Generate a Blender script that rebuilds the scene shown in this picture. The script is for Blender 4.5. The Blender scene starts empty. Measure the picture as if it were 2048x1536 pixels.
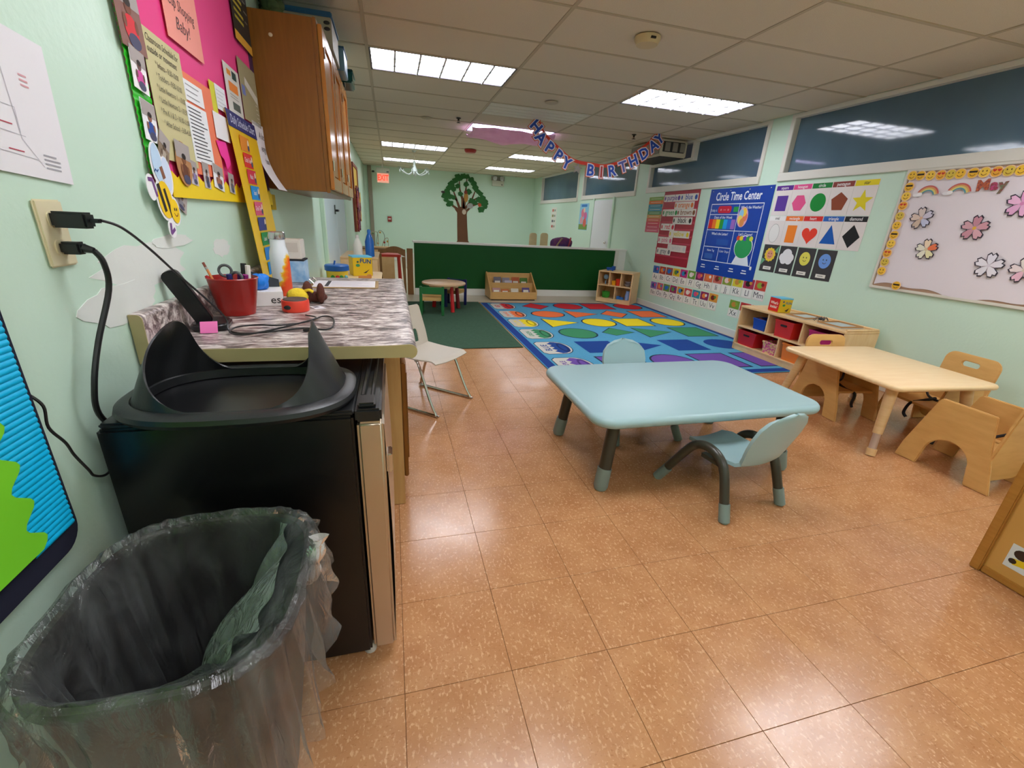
import bpy, bmesh, math, random
from mathutils import Vector, Matrix, noise
random.seed(7)
S = bpy.context.scene
COL = S.collection
PI = math.pi
# ---------------------------------------------------------------- camera, world, exposure
yaw, pitch, roll = .2762, .3592, .0558
fw = Vector((math.sin(yaw)*math.cos(pitch), math.cos(yaw)*math.cos(pitch), -math.sin(pitch)))
rt = Vector((math.cos(yaw), -math.sin(yaw), 0)); up = rt.cross(fw)
rt2 = rt*math.cos(roll)+up*math.sin(roll); up2 = up*math.cos(roll)-rt*math.sin(roll)
cam_d = bpy.data.cameras.new('camera'); cam = bpy.data.objects.new('camera', cam_d); COL.objects.link(cam)
cam_d.sensor_width = 36; cam_d.sensor_fit = 'HORIZONTAL'; cam_d.lens = 865.1/2048*36
cam_d.clip_start = .02; cam_d.clip_end = 60
m = Matrix((rt2, up2, -fw)).transposed().to_4x4(); m.translation = (-.288, -.845, 1.2294)
cam.matrix_world = m
S.camera = cam
w = bpy.data.worlds.new('world'); S.world = w; w.use_nodes = True
w.node_tree.nodes['Background'].inputs[0].default_value = (.8, .85, 1, 1)
w.node_tree.nodes['Background'].inputs[1].default_value = .02
S.view_settings.view_transform = 'Standard'; S.view_settings.look = 'None'
S.view_settings.gamma = 1; S.view_settings.use_curve_mapping = False
S.view_settings.exposure = 0.0
try:
    S.cycles.use_denoising = True
    S.cycles.max_bounces = 10; S.cycles.diffuse_bounces = 6; S.cycles.transparent_max_bounces = 16
    S.cycles.sample_clamp_indirect = 6
except Exception: pass
LAMP = 15.0        # radiance of the fluorescent lenses
XL, XR, YB, YN, H = -.93, 3.85, 12.5, -2.6, 2.43

# ---------------------------------------------------------------- helpers
def lin(c):
    if isinstance(c, str): c = tuple(int(c[i:i+2], 16) for i in (0, 2, 4))
    return tuple(((v/255)/12.92 if v/255 <= .04045 else ((v/255+.055)/1.055)**2.4) for v in c)
MATS = {}
def mat(name, c, rough=.5, metal=0, spec=.5, var=None, bump=None, emit=0, alpha=1, trans=0, streak=None, coat=0):
    """c sRGB; var=(scale, amount, colour2); bump=(scale, strength); streak=(sx,sy,sz) stretches the noise"""
    if name in MATS: return MATS[name]
    mt = bpy.data.materials.new(name); mt.use_nodes = True
    nt = mt.node_tree; b = nt.nodes['Principled BSDF']
    b.inputs['Base Color'].default_value = (*lin(c), 1); b.inputs['Roughness'].default_value = rough
    b.inputs['Metallic'].default_value = metal; b.inputs['Specular IOR Level'].default_value = spec
    b.inputs['Alpha'].default_value = alpha; b.inputs['Transmission Weight'].default_value = trans
    b.inputs['Coat Weight'].default_value = coat
    if emit:
        b.inputs['Emission Color'].default_value = (*lin(c), 1); b.inputs['Emission Strength'].default_value = emit
    if var or bump:
        tc = nt.nodes.new('ShaderNodeTexCoord'); mp = nt.nodes.new('ShaderNodeMapping')
        nt.links.new(tc.outputs['Object'], mp.inputs['Vector'])
        if streak: mp.inputs['Scale'].default_value = streak
    if var:
        n = nt.nodes.new('ShaderNodeTexNoise'); n.inputs['Scale'].default_value = var[0]; n.inputs['Detail'].default_value = 5
        r = nt.nodes.new('ShaderNodeValToRGB'); r.color_ramp.elements[0].position = .5-var[1]; r.color_ramp.elements[1].position = .5+var[1]
        r.color_ramp.elements[0].color = (*lin(var[2]), 1); r.color_ramp.elements[1].color = (*lin(c), 1)
        nt.links.new(mp.outputs[0], n.inputs['Vector']); nt.links.new(n.outputs[0], r.inputs[0]); nt.links.new(r.outputs[0], b.inputs['Base Color'])
    if bump:
        n2 = nt.nodes.new('ShaderNodeTexNoise'); n2.inputs['Scale'].default_value = bump[0]; n2.inputs['Detail'].default_value = 4
        bp = nt.nodes.new('ShaderNodeBump'); bp.inputs['Strength'].default_value = bump[1]; bp.inputs['Distance'].default_value = .01
        nt.links.new(mp.outputs[0], n2.inputs['Vector']); nt.links.new(n2.outputs[0], bp.inputs['Height']); nt.links.new(bp.outputs[0], b.inputs['Normal'])
    MATS[name] = mt
    return mt
def pm(c, rough=.55):
    k = c if isinstance(c, str) else '%02x%02x%02x' % c
    return mat('print_'+k, k, rough, spec=.3)

class MB:
    def __init__(s): s.v = []; s.f = []; s.sm = []
    def add(s, vs, fs, smooth=False):
        o = len(s.v); s.v += [tuple(p) for p in vs]; s.f += [tuple(i+o for i in f) for f in fs]; s.sm += [smooth]*len(fs); return s
    def box(s, x0, x1, y0, y1, z0, z1):
        return s.add([(x0,y0,z0),(x1,y0,z0),(x1,y1,z0),(x0,y1,z0),(x0,y0,z1),(x1,y0,z1),(x1,y1,z1),(x0,y1,z1)],
              [(3,2,1,0),(4,5,6,7),(0,1,5,4),(1,2,6,5),(2,3,7,6),(3,0,4,7)])
    def cbox(s, c, d, rz=0, rx=0, ry=0):
        mm = Matrix.Translation(c) @ Matrix.Rotation(rz,4,'Z') @ Matrix.Rotation(ry,4,'Y') @ Matrix.Rotation(rx,4,'X')
        t = MB().box(-d[0]/2,d[0]/2,-d[1]/2,d[1]/2,-d[2]/2,d[2]/2)
        return s.add([mm @ Vector(p) for p in t.v], t.f)
    def prism(s, pts, axis, a0, a1, smooth=False):
        """2-D outline extruded along axis: 'z' -> (x,y), 'y' -> (x,z), 'x' -> (y,z)"""
        def P(p, a): return {'z':(p[0],p[1],a), 'y':(p[0],a,p[1]), 'x':(a,p[0],p[1])}[axis]
        n = len(pts)
        return s.add([P(p,a0) for p in pts]+[P(p,a1) for p in pts],
              [tuple(range(n-1,-1,-1)), tuple(range(n,2*n))]+[(i,(i+1)%n,n+(i+1)%n,n+i) for i in range(n)])
    def ring(s, outer, inner, axis, a0, a1):
        def P(p, a): return {'z':(p[0],p[1],a), 'y':(p[0],a,p[1]), 'x':(a,p[0],p[1])}[axis]
        n = len(outer); vs = [P(p,a0) for p in outer]+[P(p,a0) for p in inner]+[P(p,a1) for p in outer]+[P(p,a1) for p in inner]
        fs = []
        for i in range(n):
            j = (i+1) % n
            fs += [(i,j,n+j,n+i),(2*n+i,3*n+i,3*n+j,2*n+j),(i,2*n+i,2*n+j,j),(n+i,n+j,3*n+j,3*n+i)]
        return s.add(vs, fs)
    def tube(s, path, r, n=8, closed=False, cap=True):
        P = [Vector(p) for p in path]; N = len(P); R = r if isinstance(r,(list,tuple)) else [r]*N
        rings = []; prev = None
        for i in range(N):
            a = P[(i-1)%N] if (closed or i>0) else P[i]; b = P[(i+1)%N] if (closed or i<N-1) else P[i]
            t = (b-a).normalized() if (b-a).length > 1e-9 else Vector((0,0,1))
            if prev is None:
                u = t.cross(Vector((0,0,1)) if abs(t.z)<.9 else Vector((1,0,0))).normalized()
            else:
                u = (prev-t*prev.dot(t)); u = u.normalized() if u.length>1e-6 else t.orthogonal().normalized()
            prev = u; w_ = t.cross(u)
            rings.append([P[i]+(u*math.cos(2*PI*k/n)+w_*math.sin(2*PI*k/n))*R[i] for k in range(n)])
        vs = [p for rg in rings for p in rg]; fs = []
        for i in range(N if closed else N-1):
            for k in range(n):
                a, b = i*n, ((i+1)%N)*n
                fs.append((a+k, a+(k+1)%n, b+(k+1)%n, b+k))
        if cap and not closed: fs += [tuple(range(n-1,-1,-1)), tuple((N-1)*n+k for k in range(n))]
        return s.add(vs, fs, True)
    def lathe(s, prof, c=(0,0,0), n=24, cap=True):
        """prof [(r,z)]"""
        vs = []; fs = []
        for r, z in prof: vs += [(c[0]+r*math.cos(2*PI*k/n), c[1]+r*math.sin(2*PI*k/n), c[2]+z) for k in range(n)]
        for i in range(len(prof)-1):
            for k in range(n): fs.append((i*n+k, i*n+(k+1)%n, (i+1)*n+(k+1)%n, (i+1)*n+k))
        if cap: fs += [tuple(range(n-1,-1,-1)), tuple((len(prof)-1)*n+k for k in range(n))]
        return s.add(vs, fs, True)
    def ell(s, c, rx, ry, rz, nu=14, nv=8):
        prof = [(max(1e-4,math.sin(PI*i/nv)), -math.cos(PI*i/nv)) for i in range(nv+1)]
        t = MB().lathe(prof, n=nu)
        return s.add([(c[0]+p[0]*rx, c[1]+p[1]*ry, c[2]+p[2]*rz) for p in t.v], t.f, True)
    def grid(s, fn, nu, nv, cu=False, cv=False):
        vs = [fn(i/(nu if cu else nu-1), j/(nv if cv else nv-1)) for i in range(nu) for j in range(nv)]; fs = []
        for i in range(nu if cu else nu-1):
            for j in range(nv if cv else nv-1):
                i2, j2 = (i+1)%nu, (j+1)%nv
                fs.append((i*nv+j, i2*nv+j, i2*nv+j2, i*nv+j2))
        return s.add(vs, fs, True)
    def xf(s, M_):
        s.v = [tuple(M_ @ Vector(p)) for p in s.v]; return s
    def mesh(s, name, m=None, bevel=0, seg=2, solid=0, smooth=None, angle=40):
        bm = bmesh.new(); vs = [bm.verts.new(p) for p in s.v]
        for f, sm in zip(s.f, s.sm):
            try: fc = bm.faces.new([vs[i] for i in f]); fc.smooth = sm
            except ValueError: pass
        if solid:
            bmesh.ops.recalc_face_normals(bm, faces=bm.faces)
            bmesh.ops.solidify(bm, geom=list(bm.faces), thickness=solid)
        bmesh.ops.recalc_face_normals(bm, faces=bm.faces)
        if bevel: bmesh.ops.bevel(bm, geom=[e for e in bm.edges if len(e.link_faces)==2 and e.calc_face_angle(0)>.5], offset=bevel, segments=seg, affect='EDGES', clamp_overlap=True)
        me = bpy.data.meshes.new(name); bm.to_mesh(me); bm.free()
        if m: me.materials.append(m)
        if smooth or bevel or any(s.sm):
            me.polygons.foreach_set('use_smooth', [True]*len(me.polygons))
            me.set_sharp_from_angle(angle=math.radians(angle))
        return me
    def obj(s, name, m, parent=None, **k): return link(name, s.mesh(name, m, **k), parent)
def link(name, me, parent=None):
    o = bpy.data.objects.new(name, me); COL.objects.link(o); o.parent = parent; return o
def tag(o, label=None, cat=None, group=None, kind=None):
    for k, v in (('label',label),('category',cat),('group',group),('kind',kind)):
        if v: o[k] = v
    return o
def thing(name, label, cat, loc=(0,0,0), rz=0, group=None):
    o = bpy.data.objects.new(name, None); COL.objects.link(o); o.location = loc; o.rotation_euler = (0,0,rz); o.empty_display_size = .05
    return tag(o, label, cat, group)
def copy_tree(o, parent=None, label=None):
    c = o.copy(); COL.objects.link(c); c.parent = parent
    if label: c['label'] = label
    for ch in [x for x in COL.objects if x.parent == o]: copy_tree(ch, c)
    return c
def struct(o): o['kind'] = 'structure'; return o
def rrect(cx, cy, w_, h_, r, n=4):
    out = []
    for k, (sx, sy) in enumerate(((1,1),(-1,1),(-1,-1),(1,-1))):
        for i in range(n+1):
            a = PI/2*k + PI/2*i/n
            out.append((cx+sx*(w_/2-r)+r*math.cos(a), cy+sy*(h_/2-r)+r*math.sin(a)))
    return out
def ellp(cx, cy, rx, ry, n=20, a0=0): return [(cx+rx*math.cos(2*PI*i/n+a0), cy+ry*math.sin(2*PI*i/n+a0)) for i in range(n)]
def star(cx, cy, r, n=5, k=.42, a0=PI/2): return [(cx+(r if i%2==0 else r*k)*math.cos(a0+PI*i/n), cy+(r if i%2==0 else r*k)*math.sin(a0+PI*i/n)) for i in range(2*n)]
def ngon(cx, cy, r, n, a0=PI/2, sx=1): return [(cx+sx*r*math.cos(a0+2*PI*i/n), cy+r*math.sin(a0+2*PI*i/n)) for i in range(n)]
def heart(cx, cy, r):
    return [(cx+r*.062*16*math.sin(t)**3, cy+r*.062*(13*math.cos(t)-5*math.cos(2*t)-2*math.cos(3*t)-math.cos(4*t))) for t in [2*PI*i/28 for i in range(28)]]
def rect(cx, cy, w_, h_, rot=0):
    c_, s_ = math.cos(rot), math.sin(rot)
    return [(cx+a*c_-b*s_, cy+a*s_+b*c_) for a, b in ((-w_/2,-h_/2),(w_/2,-h_/2),(w_/2,h_/2),(-w_/2,h_/2))]
TXT = {}
def text_geo(s, bold=0):
    k = (s, bold)
    if k not in TXT:
        cu = bpy.data.curves.new('t', 'FONT'); cu.body = s; cu.size = 1; cu.align_x = 'CENTER'; cu.align_y = 'CENTER'; cu.resolution_u = 2; cu.offset = bold
        o = bpy.data.objects.new('t', cu); me = bpy.data.meshes.new_from_object(o)
        TXT[k] = ([(v.co.x, v.co.y) for v in me.vertices], [tuple(p.vertices) for p in me.polygons])
        bpy.data.objects.remove(o); bpy.data.curves.remove(cu); bpy.data.meshes.remove(me)
    return TXT[k]
class PR:
    """flat print: coloured outlines and lettering a hair above a sheet; local x right, z up, facing -y (or up: flat=True)"""
    def __init__(s, y0=.0008, flat=False, step=.0003): s.v=[]; s.f=[]; s.mi=[]; s.cols=[]; s.y0=y0; s.flat=flat; s.step=step
    def _c(s, c):
        if c not in s.cols: s.cols.append(c)
        return s.cols.index(c)
    def _p(s, p, l):
        d = s.y0+l*s.step+len(s.f)*1e-6
        return (p[0], p[1], d) if s.flat else (p[0], -d, p[1])
    def poly(s, pts, c, l=0):
        o = len(s.v); s.v += [s._p(p,l) for p in pts]
        a = sum(pts[i][0]*pts[(i+1)%len(pts)][1]-pts[(i+1)%len(pts)][0]*pts[i][1] for i in range(len(pts)))
        r = range(len(pts)) if a > 0 else range(len(pts)-1,-1,-1)
        s.f.append(tuple(o+i for i in r)); s.mi.append(s._c(c)); return s
    def line(s, pts, w_, c, l=0, closed=False):
        n = len(pts)
        for i in range(n if closed else n-1):
            a, b = Vector(pts[i]), Vector(pts[(i+1)%n]); d = b-a
            if d.length < 1e-6: continue
            nn = Vector((-d.y, d.x)).normalized()*w_/2; e = d.normalized()*w_*.3
            s.poly([a-nn-e, b-nn+e, b+nn+e, a+nn-e], c, l)
        return s
    def text(s, t, x, z, size, c, l=1, rot=0, shear=0, bold=0, sx=1):
        vs, fs = text_geo(t, bold); o = len(s.v); c_, s_ = math.cos(rot), math.sin(rot)
        for a, b in vs:
            a, b = (a+shear*b)*size*sx, b*size
            s.v.append(s._p((x+a*c_-b*s_, z+a*s_+b*c_), l))
        k = s._c(c)
        for f in fs: s.f.append(tuple(o+i for i in f)); s.mi.append(k)
        return s
    def build(s, parent, name='print', rough=.55):
        me = bpy.data.meshes.new(name); me.from_pydata(s.v, [], s.f)
        for c in s.cols: me.materials.append(pm(c, rough))
        me.polygons.foreach_set('material_index', s.mi); me.update()
        return link(name, me, parent)
WALLROT = {'L': PI/2, 'R': -PI/2, 'B': 0}
def wall_loc(wl, a, z, d=.0012):
    return {'L': (XL+d, a, z), 'R': (XR-d, a, z), 'B': (a, YB-d, z)}[wl]
def card(name, label, cat, wl, a, z, w_, h_, c, tilt=0, group=None, d=.0012, th=.0012, pts=None, parent=None, m=None, bevel=0):
    """a flat sheet fixed to a wall; local origin at its centre"""
    outline = pts or [(-w_/2,-h_/2),(w_/2,-h_/2),(w_/2,h_/2),(-w_/2,h_/2)]
    o = MB().prism(outline, 'y', -th, 0).obj(name, m or pm(c), parent, bevel=bevel)
    if parent is None: o.location = wall_loc(wl, a, z, d); o.rotation_euler = (Matrix.Rotation(WALLROT[wl],3,'Z') @ Matrix.Rotation(tilt,3,'Y')).to_euler()
    if label: tag(o, label, cat, group)
    return o
def round_slab(w_, h_, rad, z0, z1, er, n=8, ns=6):
    """table top with a fully rounded edge"""
    rings = []
    for i in range(ns+1):
        a = -PI/2+PI*i/ns; ins = er*(1-math.cos(a)); z = (z0+z1)/2+(z1-z0)/2*math.sin(a)
        rings.append([(x, y, z) for x, y in rrect(0,0,w_-2*ins,h_-2*ins,max(.005,rad-ins),n)])
    m_ = len(rings[0]); vs = [p for r in rings for p in r]; fs = [tuple(range(m_-1,-1,-1)), tuple(ns*m_+k for k in range(m_))]
    for i in range(ns):
        for k in range(m_): fs.append((i*m_+k, i*m_+(k+1)%m_, (i+1)*m_+(k+1)%m_, (i+1)*m_+k))
    return MB().add(vs, fs, True)
def arc(cx, cy, r, a0, a1, n=10): return [(cx+r*math.cos(a0+(a1-a0)*i/n), cy+r*math.sin(a0+(a1-a0)*i/n)) for i in range(n+1)]
def smooth_path(P, k=6, closed=False):
    P = [Vector(p) for p in P]; n = len(P); out = []
    for i in range(n if closed else n-1):
        p0, p1, p2, p3 = (P[(i-1)%n] if closed or i>0 else P[i]), P[i], P[(i+1)%n], (P[(i+2)%n] if closed or i<n-2 else P[(i+1)%n])
        for j in range(k):
            t = j/k
            out.append(.5*((2*p1)+(p2-p0)*t+(2*p0-5*p1+4*p2-p3)*t*t+(3*p1-p0-3*p2+p3)*t**3))
    if not closed: out.append(P[-1])
    return out

# ---------------------------------------------------------------- materials
def wood(name, c, c2, rough=.4, streak=(1,1,12), scale=6): return mat(name, c, rough, var=(scale,.25,c2), streak=streak, spec=.4)
WALL = mat('mint_paint', 'cae4d1', .38, spec=.4, bump=(55,.12))
WHITE = mat('white_paint', 'e6e6e0', .4)
FRAME = mat('window_frame_paint', 'dcdad0', .45)
MAPLE = wood('maple', 'f2d5a8', 'eac794', .32, (2,14,2), 3)
BIRCH = wood('birch_shelf', 'eccb9a', 'e2bb84', .35, (3,12,3), 3)
PLY = wood('plywood_chair', 'ddb06c', 'cf9f5c', .38, (2,2,9), 4)
OAK = wood('oak_shade_toned', '85551d', '784a14', .3, (14,14,1.2), 5)  # darkened oak: shade on the wall cabinet's side is put into the colour
BEECH = wood('oak_end_panel', 'cda56a', 'c0945a', .45, (14,14,1.2), 5)
STEEL = mat('brushed_steel', 'c9b9a4', .3, .85, bump=(300,.02))
CHROME = mat('chrome', 'd5d0cc', .12, 1)
BLACKP = mat('black_plastic', '17181a', .32)
BLACKB = mat('black_enamel', '0b0b0c', .28)
GREYP = mat('charcoal_plastic', '34373a', .42, bump=(220,.05))
CORD = mat('black_cord', '141416', .45)
BLUEP = mat('pale_blue_plastic', '9bb9bc', .36, bump=(350,.03))
DARKT = mat('dark_tube', '39382f', .3)
FOOT = mat('grey_foot', '7b8d88', .45)
# ================================================================ THE SETTING
# ---- floor
def floor_mat():
    mt = bpy.data.materials.new('flecked_orange_tile'); mt.use_nodes = True; nt = mt.node_tree; b = nt.nodes['Principled BSDF']
    g = nt.nodes.new('ShaderNodeNewGeometry'); oi = nt.nodes.new('ShaderNodeObjectInfo')
    def noise_(scale, st, det=3):
        mp = nt.nodes.new('ShaderNodeMapping'); mp.inputs['Scale'].default_value = st
        nt.links.new(g.outputs['Position'], mp.inputs[0])
        n = nt.nodes.new('ShaderNodeTexNoise'); n.inputs['Scale'].default_value = scale; n.inputs['Detail'].default_value = det
        nt.links.new(mp.outputs[0], n.inputs['Vector']); return n
    def ramp(n, p0, p1, c0, c1):
        r = nt.nodes.new('ShaderNodeValToRGB'); e = r.color_ramp.elements
        e[0].position, e[1].position = p0, p1; e[0].color, e[1].color = c0, c1
        nt.links.new(n.outputs[0], r.inputs[0]); return r
    def mix(a, b_, fac, ty='MIX'):
        x = nt.nodes.new('ShaderNodeMix'); x.data_type = 'RGBA'; x.blend_type = ty
        nt.links.new(a, x.inputs[6]); nt.links.new(b_, x.inputs[7])
        if isinstance(fac, float): x.inputs[0].default_value = fac
        else: nt.links.new(fac, x.inputs[0])
        return x.outputs[2]
    base = ramp(noise_(9, (1,1,1), 6), .3, .7, (*lin('b07a50'),1), (*lin('c08c5f'),1))
    lightc = ramp(noise_(80, (1.4,.8,1), 2), .56, .68, (0,0,0,1), (1,1,1,1))
    darkc = ramp(noise_(95, (.8,1.5,1), 2), .60, .72, (0,0,0,1), (.5,.5,.5,1))
    bright = ramp(noise_(130, (.8,1.5,1), 2), .67, .74, (0,0,0,1), (.8,.8,.8,1))
    def rgb(c):
        r_ = nt.nodes.new('ShaderNodeRGB'); r_.outputs[0].default_value = (*lin(c),1); return r_.outputs[0]
    c = mix(base.outputs[0], rgb('d2a47a'), lightc.outputs[0])
    c = mix(c, rgb('965c34'), darkc.outputs[0])
    c = mix(c, rgb('ecc59a'), bright.outputs[0])
    nt.links.new(c, b.inputs['Base Color'])
    rr = ramp(noise_(5, (1,1,1), 4), .3, .7, (.16,.16,.16,1), (.27,.27,.27,1))
    nt.links.new(rr.outputs[0], b.inputs['Roughness'])
    b.inputs['Specular IOR Level'].default_value = .6
    bp = nt.nodes.new('ShaderNodeBump'); bp.inputs['Strength'].default_value = .05; bp.inputs['Distance'].default_value = .004
    nt.links.new(noise_(14, (1,1,1), 3).outputs[0], bp.inputs['Height']); nt.links.new(bp.outputs[0], b.inputs['Normal'])
    return mt
FLOORM = floor_mat()
JOINT = mat('tile_joint', '6e4526', .8)
CREAM = mat('cream_linoleum', 'd9cfba', .3, var=(3,.3,'cdc2a8'))
floor = struct(MB().box(XL-.1,XR+.1,YN-.1,YB+.1,-.08,-.0025).obj('floor', JOINT))
T = .3048; GP = .0006
full = MB().box(GP,T-GP,GP,T-GP,-.0025,0).mesh('tile', FLOORM, bevel=.0006, seg=1)
YC = 5.94
rest = MB()
for j in range(-9, 20):
    for i in range(-4, 13):
        x0, x1 = max(i*T, XL), min((i+1)*T, XR); y0, y1 = max(j*T, YN), min((j+1)*T, YC)
        if x1-x0 < .01 or y1-y0 < .01: continue
        single = -5 <= j <= 10 and not (i >= 4 and j >= 8) and not (i >= 6 and j <= -4)
        whole = x1-x0 > T-.001 and y1-y0 > T-.001
        if single and whole:
            o = link('tile', full, floor); o.location = (x0, y0, 0)
        elif single:
            MB().box(x0+GP,x1-GP,y0+GP,y1-GP,-.0025,0).obj('tile', FLOORM, floor)
        else: rest.box(x0+GP,x1-GP,y0+GP,y1-GP,-.0025,0)
tag(rest.obj('tile_field', FLOORM, floor), kind='stuff')
MB().box(XL,XR,YC,YB,-.0025,.0005).obj('linoleum', CREAM, floor)
# ---- ceiling: lay-in tiles on a metal grid
CT = mat('ceiling_tile', 'ded4c0', .9, spec=.1, var=(260,.2,'d0c5af'), bump=(240,.35))
CG = mat('ceiling_grid', 'b9ad94', .6, spec=.2)
ceiling = struct(MB().box(XL-.1,XR+.1,YN-.1,YB+.1,H+.012,H+.1).obj('ceiling', CT))
CX = [XL, -.41, .809, 2.028, 3.247, XR]
RY = .595
CYs = [YN]+[3.33+RY*j for j in range(-9, 16)]+[YB]
LIGHTS = {(1,0):'a', (3,0):'b', (2,4):'pink', (1,8):'c', (3,8):'d', (1,12):'e', (3,12):'f', (1,-5):'g', (3,-5):'h', (1,-9):'i', (3,-9):'j', (2,2):'vent'}
tm = {}
for ci in range(5):
    for ri in range(len(CYs)-1):
        j = ri-10
        if (ci, j) in LIGHTS: continue
        w_, h_ = CX[ci+1]-CX[ci]-.02, CYs[ri+1]-CYs[ri]-.02
        if w_ < .02 or h_ < .02: continue
        k = (round(w_,3), round(h_,3))
        if k not in tm: tm[k] = MB().box(0,w_,0,h_,0,.012).mesh('ceiling_panel', CT, bevel=.003, seg=1)
        o = link('ceiling_panel', tm[k], ceiling); o.location = (CX[ci]+.01, CYs[ri]+.01, H+.0015*math.sin(ci*7+ri*3))
for x in CX[1:-1]: MB().box(x-.012,x+.012,YN,YB,H-.004,H+.012).obj('grid_bar', CG, ceiling)
bars = {}
for y in CYs[1:-1]:
    for ci in range(5):
        k = ci
        if k not in bars: bars[k] = MB().box(CX[ci]+(.012 if ci else 0),CX[ci+1]-(.012 if ci<4 else 0),-.012,.012,H-.0035,H+.012).mesh('grid_bar', CG)
        o = link('grid_bar', bars[k], ceiling); o.location.y = y
# ---- walls
struct(MB().box(XL-.12,XL,YN-.12,YB+.12,-.05,H+.1).obj('wall_left', WALL))
struct(MB().box(XL,XR,YB,YB+.12,-.05,H+.1).obj('wall_back', WALL))
struct(MB().box(XL,XR,YN-.12,YN,-.05,H+.1).obj('wall_near', WALL))
WIN = [(.3, 3.49, 1.81, 2.42), (3.755, 6.2, 1.80, 2.42), (6.55, 8.9, 1.775, 2.42), (9.14, 11.8, 1.75, 2.42)]
wr = MB().box(XR,XR+.12,YN-.12,YB+.12,-.05,1.75)
edges = [YN-.12]+[e for a in WIN for e in a[:2]]+[YB+.12]
for k in range(0, len(edges), 2): wr.box(XR,XR+.12,edges[k],edges[k+1],1.75,H+.1)
for y0, y1, z0, z1 in WIN:
    wr.box(XR,XR+.12,y0,y1,z1,H+.1)
    if z0 > 1.751: wr.box(XR,XR+.12,y0,y1,1.75,z0)
struct(wr.obj('wall_right', WALL))
GLASS = mat('dim_room_pane', '5a7584', .06, spec=.6, var=(2.5,.35,'4e6678'))  # opaque pane; the dimness of the room beyond is put into its colour
for n, (y0, y1, z0, z1) in enumerate(WIN):
    wn = struct(thing('window_%d' % (n+1), None, None, (XR, 0, 0)))
    F = .055
    ym = [y0, y1]
    segs = [(y0,y1,z0-.02,z0+.062,-.022), (y0,y1,z1-.03,z1+.008,-.015), (y0,y0+F,z0+.062,z1-.03,-.016), (y1-F,y1,z0+.062,z1-.03,-.016)]
    if n == 1: segs += [(5.07,5.13,2.16,z1-.03,-.018), (5.13,y1-F,2.16,2.2,-.018)]
    for a, b, c, d, xo in segs: MB().box(xo,.06,a,b,c,d).obj('frame_bar', FRAME, wn, bevel=.004)
    if n == 1:
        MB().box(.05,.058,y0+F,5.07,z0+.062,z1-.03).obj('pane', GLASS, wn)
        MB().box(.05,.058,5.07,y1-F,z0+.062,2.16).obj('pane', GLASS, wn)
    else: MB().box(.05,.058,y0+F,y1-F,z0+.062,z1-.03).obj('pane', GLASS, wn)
# baseboards and doors
struct(MB().box(XR-.018,XR,YN,6.5,0,.09).obj('baseboard_right', WHITE, bevel=.004))
struct(MB().box(XL,XL+.015,YN,.1,0,.1).obj('baseboard_left', WHITE, bevel=.004))
struct(MB().box(XL,XR,YB-.015,YB,0,.22).obj('baseboard_back', WHITE, bevel=.004))
DOORW = mat('white_door', 'dfe3e6', .4); DOORB = mat('pale_blue_door', 'c9dbe0', .45)
d1 = struct(thing('door_1', None, None, (XR,0,0)))
MB().box(-.02,-.001,7.33,8.16,.01,1.72).obj('leaf', DOORW, d1, bevel=.003)
for a, b, c, d in ((7.27,7.33,0,1.77),(8.16,8.22,0,1.77)): MB().box(-.03,-.001,a,b,c,d).obj('jamb', WALL, d1, bevel=.003)
MB().ell((-.05,7.42,.93),.025,.025,.025).obj('knob', CHROME, d1)
d2 = struct(thing('door_2', None, None, (XL,0,0)))
for a, b in ((3.98,5.06),(5.065,6.15)): MB().box(.001,.02,a,b,.01,2.05).obj('leaf', DOORB, d2, bevel=.003)
for a, b in ((3.90,3.98),(6.15,6.23)): MB().box(.001,.035,a,b,0,2.13).obj('jamb', WALL, d2, bevel=.003)
MB().box(.001,.035,3.90,6.23,2.05,2.13).obj('head_trim', WALL, d2, bevel=.003)
h = MB().box(.02,.028,4.9,4.96,1.2,1.3); h.tube([(.028,4.93,1.24),(.06,4.93,1.24),(.06,4.83,1.24)],.012,8)
h.obj('handle', BLACKP, d2)
struct(MB().box(XL+.1,XL+.2,YB-.06,YB-.002,0,H-.01).obj('trim_1', mat('brown_trim','8d8573',.5), bevel=.005))
# ---- green half wall
GREENW = mat('green_board', '045219', .55, var=(2,.4,'044815'), spec=.3)
hw = struct(thing('wall_partition', None, None, (0,6.6,0)))
MB().box(.06,XR-.001,0,.12,.001,.83).obj('core', WHITE, hw)
MB().box(.06,3.62,-.014,-.001,.115,.825).obj('green_board', GREENW, hw)
MB().box(.04,XR-.001,-.03,.15,.83,.858).obj('cap', WHITE, hw, bevel=.004)
MB().box(.06,XR-.02,-.016,-.001,.001,.112).obj('base_trim', WHITE, hw, bevel=.003)
MB().box(3.625,3.7,-.014,-.001,.115,.829).obj('edge_trim', FRAME, hw, bevel=.003)

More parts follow.
